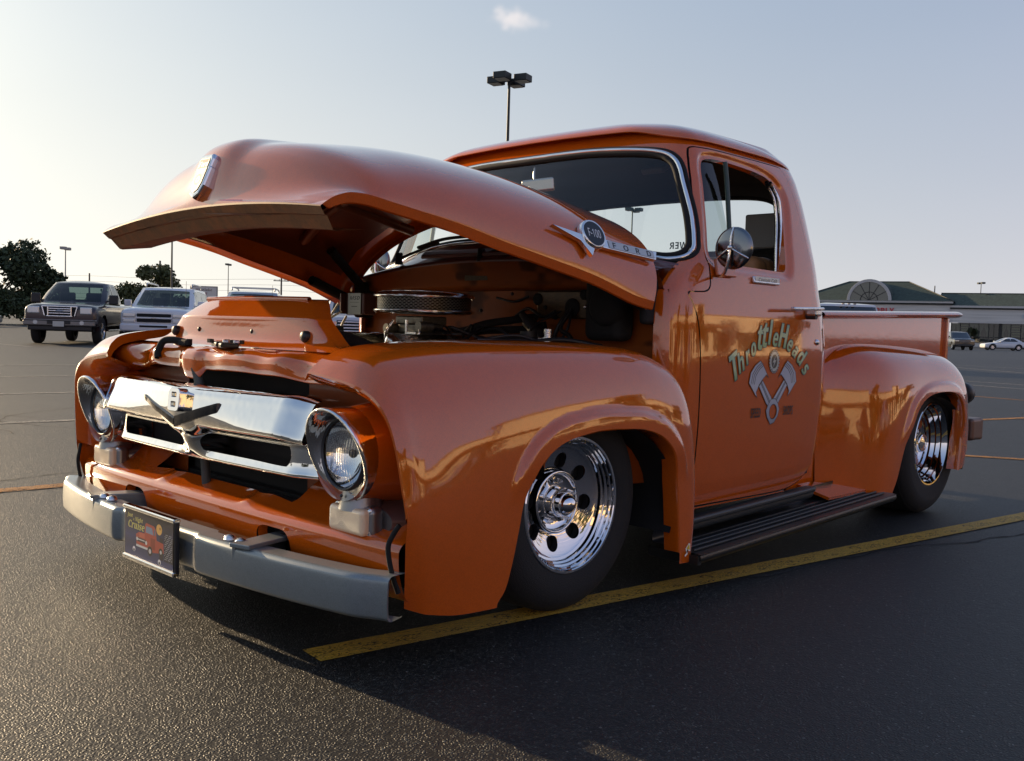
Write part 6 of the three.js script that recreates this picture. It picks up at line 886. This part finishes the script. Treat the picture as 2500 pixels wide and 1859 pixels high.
{ const t = thing('store_sign', 'cream store signboard with brown and dark lettering between the two SUVs', 'sign', [-80.4, 0, -42.3], 50 * DEG);
  mesh(t, 'board', box(2.3, 1.3, 0.14, 0, 3.1, 0, 0.03), std([0.75, 0.7, 0.6], 0.6)); mesh(t, 'frame', M([box(2.4, 0.07, 0.18, 0, 3.77, 0), box(2.4, 0.07, 0.18, 0, 2.43, 0), box(0.07, 1.34, 0.18, 1.18, 3.1, 0), box(0.07, 1.34, 0.18, -1.18, 3.1, 0)]), std([0.3, 0.28, 0.24], 0.6)); for (const s of [-1, 1]) mesh(t, 'post', box(0.14, 2.4, 0.14, s * 0.8, 1.2, 0), std([0.2, 0.19, 0.17], 0.7));
  const st = canvas(512, 290, (x, w, h) => { x.clearRect(0, 0, w, h); x.textAlign = 'center'; x.font = 'bold 74px serif'; x.fillStyle = '#7a6152'; x.fillText('Westlake', w / 2, 84); x.fillStyle = '#a5493c'; x.font = 'italic bold 70px sans-serif'; x.fillText('ACE', w / 2, 168); x.fillStyle = '#3e4436'; x.font = 'bold 82px sans-serif'; x.fillText('Hardware', w / 2, 258); });
  mesh(t, 'sign_print', xf(new THREE.PlaneGeometry(2.2, 1.24), [0, 3.1, 0.074]), new THREE.MeshStandardMaterial({ map: st, transparent: true, roughness: 0.6 })); }
// ---------------------------------------------------------------- trees
const barkM = std([0.06, 0.045, 0.032], 0.95), leafM = [[0.035, 0.055, 0.02], [0.085, 0.1, 0.035], [0.075, 0.09, 0.035]].map(c => phys(c, 0.7, 0, { vertexColors: true, transmission: 0.0 }));
function tree(label, pos, h, wdt, n, leaf, blobs, m, sd, group) {
  seed = sd; const t = thing('tree', label, 'tree', pos, 0, group);
  const limbs = [tube([[0, -0.2, 0], [0.05, h * 0.2, 0], [0.0, h * 0.45, 0.1], [0.1, h * 0.7, 0]], h * 0.028, 12, 8)];
  const B = blobs || Array.from({ length: 22 }, () => { const a = rr(0, 6.28), r = Math.sqrt(rnd()) * wdt * 0.36, y = rr(0.16, 0.86) * h; return [Math.cos(a) * r * (1.2 - y / h * 0.65), y, Math.sin(a) * r * (1.2 - y / h * 0.65), rr(0.09, 0.15) * wdt]; });
  for (const b of B) if (rnd() < 0.8) limbs.push(tube([[0, h * 0.22, 0], [b[0] * 0.4, mix(h * 0.25, b[1], 0.5), b[2] * 0.4], [b[0], b[1], b[2]]], h * 0.01, 8, 5));
  mesh(t, 'trunk', limbs, barkM);
  const pos2 = [], nor = [], col = [], uv = [];
  for (let i = 0; i < n; i++) {
    const b = B[Math.floor(rnd() * B.length)], a = rr(0, 6.28), c = rr(-1, 1), s = Math.sqrt(1 - c * c), q = b[3] * Math.pow(rnd(), 0.4) * (0.85 + 0.45 * noise3.noise(a * 2, c * 3, b[0]));
    const C = [b[0] + Math.cos(a) * s * q, b[1] + c * q * 0.85, b[2] + Math.sin(a) * s * q]; if (C[1] < h * 0.03) continue;
    const u = new THREE.Vector3(rr(-1, 1), rr(-1, 1), rr(-1, 1)).normalize(), v = new THREE.Vector3(rr(-1, 1), rr(-0.6, 0.6), rr(-1, 1)).cross(u).normalize(), w = leaf * rr(0.6, 1.3), nn = new THREE.Vector3().crossVectors(u, v), k = rr(0.6, 1.3);
    const pts = [[1, 0], [0, 0.6], [-1, 0], [0, -0.6]].map(([e, f]) => [C[0] + (u.x * e + v.x * f) * w, C[1] + (u.y * e + v.y * f) * w, C[2] + (u.z * e + v.z * f) * w]);
    for (const j of [0, 1, 2, 0, 2, 3]) { pos2.push(...pts[j]); nor.push(nn.x, nn.y, nn.z); col.push(k * rr(0.95, 1.05), k, k * 0.95); uv.push(0, 0); }
  }
  const g = new THREE.BufferGeometry(); g.setAttribute('position', new THREE.Float32BufferAttribute(pos2, 3)); g.setAttribute('normal', new THREE.Float32BufferAttribute(nor, 3)); g.setAttribute('color', new THREE.Float32BufferAttribute(col, 3)); g.setAttribute('uv', new THREE.Float32BufferAttribute(uv, 2));
  const cm = mesh(t, 'crown', g, m); return t;
}
tree('large dark round tree behind the maroon pickup and the black car', [-77.5, 0, -23.6], 6.4, 14, 26000, 0.17, null, leafM[0], 101);
tree('round green tree behind the white SUV, shot through with low light', [-79.2, 0, -36.5], 5.4, 9, 15000, 0.14, null, leafM[1], 207);
for (const [x, z, h, w, s, l] of [[-129, -78, 4.6, 5.5, 31, 'low green tree beside the utility pole under the hood edge'], [-124, -83, 4.2, 6, 32, 'low spreading tree nearest the silver vehicle\'s roof'], [-119, -88.5, 5.6, 4.5, 33, 'small tree top glimpsed below the raised hood beside a lamp'], [-150, -50, 4.2, 9, 34, 'distant low tree behind the gap of the maroon pickup and white SUV']]) tree(l, [x, 0, z], h, w, 2600, 0.2, null, leafM[2], s);
// ---------------------------------------------------------------- storefront building with green roof
const roofM = std([0.055, 0.085, 0.062], 0.85, 0, { map: dataTex(256, 256, (u, v) => { const r = Math.floor(v * 24), q = ((u * 32 + (r % 2) * 0.5) % 1), e = (v * 24) % 1; const k = 0.55 + 0.3 * nD(Math.floor(u * 32 + (r % 2) * 0.5) / 37, r / 29) + 0.15 * sstep(0, 0.3, e) * (q < 0.06 ? 0.5 : 1); return [k, k, k]; }, true, [0.12, 0.12]) });
const stucco = std([0.66, 0.64, 0.6], 0.9, 0, { map: dataTex(128, 128, (u, v) => { const k = 0.88 + 0.12 * nB(u, v); return [k, k, k]; }, true, [0.5, 0.5]) }), trimW = std([0.52, 0.5, 0.47], 0.7), frameM = std([0.012, 0.014, 0.014], 0.5);
const shopGlass = phys([0.06, 0.075, 0.055], 0.03, 0, { clearcoat: 1 });
const font = await new FontLoader().loadAsync('fonts/droid/droid_sans_bold.typeface.json');
const text = (s, size, depth) => new TextGeometry(s, { font, size, depth, curveSegments: 4, bevelEnabled: false });
{
  const t = thing('store_building', 'low grey storefront building with dark green roof and arched gable window', 'building', [-54.86, 0, -151.24], 0.263);
  const pr = (a, b, y0, y1, z, d = 0.3) => box(b - a, y1 - y0, d, (a + b) / 2, (y0 + y1) / 2, z - d / 2);
  const wing = mesh(t, 'wall', M([pr(-0.01, 60, 3.65, 6.0, 0), pr(0.02, 60, 0.12, 0.72, -0.9), pr(0, 60, 3.4, 6.0, -14)]), stucco);
  mesh(t, 'eave_trim', M([pr(-0.1, 60, 5.95, 6.25, 0.35, 0.4), pr(-23.6, 0.45, 6.55, 6.85, 0.75, 0.4)]), trimW);
  mesh(t, 'eave_black_trim', M([pr(0, 60, 5.72, 5.95, 0.12, 0.2), pr(-23.4, 0.3, 6.3, 6.55, 0.52, 0.2)]), frameM);  // black lower line of the double eave trim
  mesh(t, 'gable_wall', M([pr(-23.2, 0.0, 3.6, 6.4, 0.3), pr(-23.2, -22.6, 0, 3.6, 0.3, 0.6), pr(-0.5, 0.0, 0, 3.6, 0.3, 0.6)]), stucco);
  const quad = (P) => grid([[P[0], P[1]], [P[3], P[2]]]);
  mesh(t, 'roof', M([quad([[-2, 6.25, 0.35], [60, 6.25, 0.35], [60, 8.35, -6.5], [-2, 8.35, -6.5]]), quad([[-2, 8.35, -6.5], [60, 8.35, -6.5], [60, 6.2, -14], [-2, 6.2, -14]])]), roofM);
  mesh(t, 'gable_roof', M([quad([[-23.8, 6.8, 0.8], [0.6, 6.8, 0.8], [-6.9, 10.15, -7], [-16.2, 10.15, -7]]), quad([[0.6, 6.8, 0.8], [0.6, 6.8, -15], [-6.9, 10.15, -8.5], [-6.9, 10.15, -7]]), quad([[-23.8, 6.8, -15], [-23.8, 6.8, 0.8], [-16.2, 10.15, -7], [-16.2, 10.15, -8.5]])]), roofM);
  mesh(t, 'ridge_cap', M([tube([[-2, 8.38, -6.5], [60, 8.38, -6.5]], 0.09, 2, 6), tube([[-16.2, 10.18, -7], [-6.9, 10.18, -7]], 0.09, 2, 6), tube([[0.6, 6.85, 0.8], [-6.9, 10.18, -7]], 0.08, 2, 6), tube([[-23.8, 6.85, 0.8], [-16.2, 10.18, -7]], 0.08, 2, 6)]), frameM);
  // arched window in its dormer
  const arc = (r, n = 40) => Array.from({ length: n + 1 }, (_, i) => [Math.cos(i / n * Math.PI) * r - 11.7, Math.sin(i / n * Math.PI) * r + 6.85]);
  const aw = mesh(t, 'arched_window', xf(shapeGeo(arc(2.95), 0.1), [0, 0, 0.55]), shopGlass);
  mesh(aw, 'arch_trim', M([xf(shapeGeo([...arc(3.3), ...arc(2.9).reverse()], 0.35, 0.02), [0, 0, 0.45])]), trimW);
  mesh(aw, 'arch_hood', M([grid([arc(3.3).map(([x, y]) => [x, y, 0.6]), arc(3.3).map(([x, y]) => [x, y, -6])])]), roofM);
  const bars = [xf(shapeGeo([...arc(1.35), ...arc(1.25).reverse()], 0.08), [0, 0, 0.66])]; for (let k = 1; k < 6; k++) { const a = k * Math.PI / 6, g = box(2.9, 0.08, 0.08, 1.45, 0, 0.7); g.rotateZ(a); g.translate(-11.7, 6.85, 0); bars.push(g); } mesh(aw, 'mullion', bars, frameM);
  // storefront
  mesh(t, 'shop_interior', M([pr(0, 60, 0.7, 3.65, -2.5), pr(0, 60, 0.1, 0.15, -0.3, 3)]), std([0.06, 0.06, 0.045], 0.8));
  const curtain = std([0.42, 0.38, 0.24], 0.8), posterM = std([0.4, 0.36, 0.16], 0.7);
  seed = 77; let x = 0.25, k = 0;
  while (x < 22) { const w = k % 6 === 5 ? 0.35 : rr(1.15, 1.5); if (k % 6 === 5) mesh(t, 'pier', pr(x, x + w, 0.1, 3.65, -0.55, 0.3), frameM); else { mesh(t, 'window_pane', pr(x + 0.05, x + w - 0.05, 1.62, 3.6, -0.7, 0.03), glassTint); mesh(t, 'window_pane', pr(x + 0.05, x + w - 0.05, 0.76, 1.52, -0.7, 0.03), glassTint); mesh(t, 'window_frame', M([pr(x - 0.05, x + 0.05, 0.72, 3.65, -0.62, 0.14), pr(x + 0.05, x + w - 0.05, 1.52, 1.62, -0.64, 0.1)]), frameM);
      if (k % 6 === 1) for (let q = 0; q < 5; q++) mesh(t, 'poster', pr(x + 0.12, x + w - 0.12, 1.75 + q * 0.36, 1.98 + q * 0.36, -0.78, 0.02), posterM);
      else if (k % 6 !== 4) { const cw = [[x + 0.06, 3.55], [x + w * 0.5, 3.5], [x + w * 0.42, 2.9], [x + 0.25, 2.2], [x + 0.32, 1.7], [x + 0.06, 1.65]]; mesh(t, 'curtain', M([xf(shapeGeo(cw, 0.04), [0, 0, -0.95]), xf(shapeGeo(cw.map(([a, b]) => [2 * x + w - a, b]).reverse(), 0.04), [0, 0, -0.95])]), curtain); } }
    x += w; k++; }
  mesh(t, 'sidewalk', M([pr(-24, 60, 0, 0.16, 2.2, 5)]), std([0.3, 0.29, 0.27], 0.9));
  mesh(t, 'store_lettering', xf(text('SUPPLY', 0.78, 0.12), [-12.25, 4.95, 0.32], [0, 0, 0], [1.12, 1, 1]), std([0.55, 0.05, 0.06], 0.5));
  mesh(t, 'clinic_lettering', M([xf(text('CHIROPRACTIC', 0.5, 0.12), [9.7, 4.55, 0.02]), xf(text('BAY', 0.42, 0.12), [10.5, 5.2, 0.02])]), std([0.45, 0.55, 0.6], 0.5));
  mesh(t, 'roof_vent', M([cyl(0.08, 0.08, 1.2, -2.9, 8.9, -5.5), box(0.5, 0.15, 0.4, 4.6, 8.35, -6.1)]), std([0.1, 0.1, 0.1], 0.7));
}
// the side of the lot behind the photographer, which the paintwork mirrors: shops in the evening sun
{
  const t = thing('shop_row', 'long tan shop row in evening sun, mirrored in the orange paintwork', 'building', [34, 0, -20], -Math.PI / 2);
  const tanW = std([0.78, 0.6, 0.4], 0.85);
  mesh(t, 'wall', M([box(90, 5.2, 0.5, 0, 2.6, 0), box(14, 7.4, 0.7, -18, 3.7, 0.4), box(12, 6.6, 0.7, 22, 3.3, 0.4)]), tanW);
  mesh(t, 'parapet', M([box(90.4, 0.4, 0.8, 0, 5.3, 0), box(14.4, 0.4, 1.0, -18, 7.5, 0.4), box(12.4, 0.4, 1.0, 22, 6.7, 0.4)]), std([0.3, 0.2, 0.13], 0.8));
  for (let i = 0; i < 17; i++) mesh(t, 'shop_window', box(3.4, 2.4, 0.08, -41 + i * 5.1, 1.6, i === 4 || i === 5 || i === 12 ? 0.8 : 0.32), shopGlass);
  mesh(t, 'canopy', box(60, 0.3, 2.2, 0, 3.3, 1.3), std([0.2, 0.1, 0.06], 0.7));
}
for (const [x, z, h, w, s, l] of [[24, -30, 6, 5, 51, 'leafy lot tree before the tan shop row, far end'], [22, -6, 6.5, 6, 52, 'leafy lot tree before the tan shop row, nearest the truck'], [21, 11, 5.5, 5, 53, 'leafy lot tree before the tan shop row, behind the photographer'], [28, -52, 7, 7, 54, 'leafy lot tree where the tan shop row ends'], [-14, 44, 6, 8, 55, 'leafy tree ahead of the truck across the lot'], [-34, 38, 7, 9, 56, 'broad leafy tree far ahead of the truck']]) tree(l, [x, 0, z], h, w, 2200, 0.22, null, leafM[2], s);
vehicle('parked_car', 'silver car standing before the tan shop row, seen only in reflections', 'car', [12, 0, -9], 2.8, sedan(silver, { glass: darkGlass }));
vehicle('parked_car', 'dark car beside the silver one before the tan shop row', 'car', [14.5, 0, -3.5], 2.9, sedan(blackP, { glass: darkGlass }));
renderer.render(scene, camera);
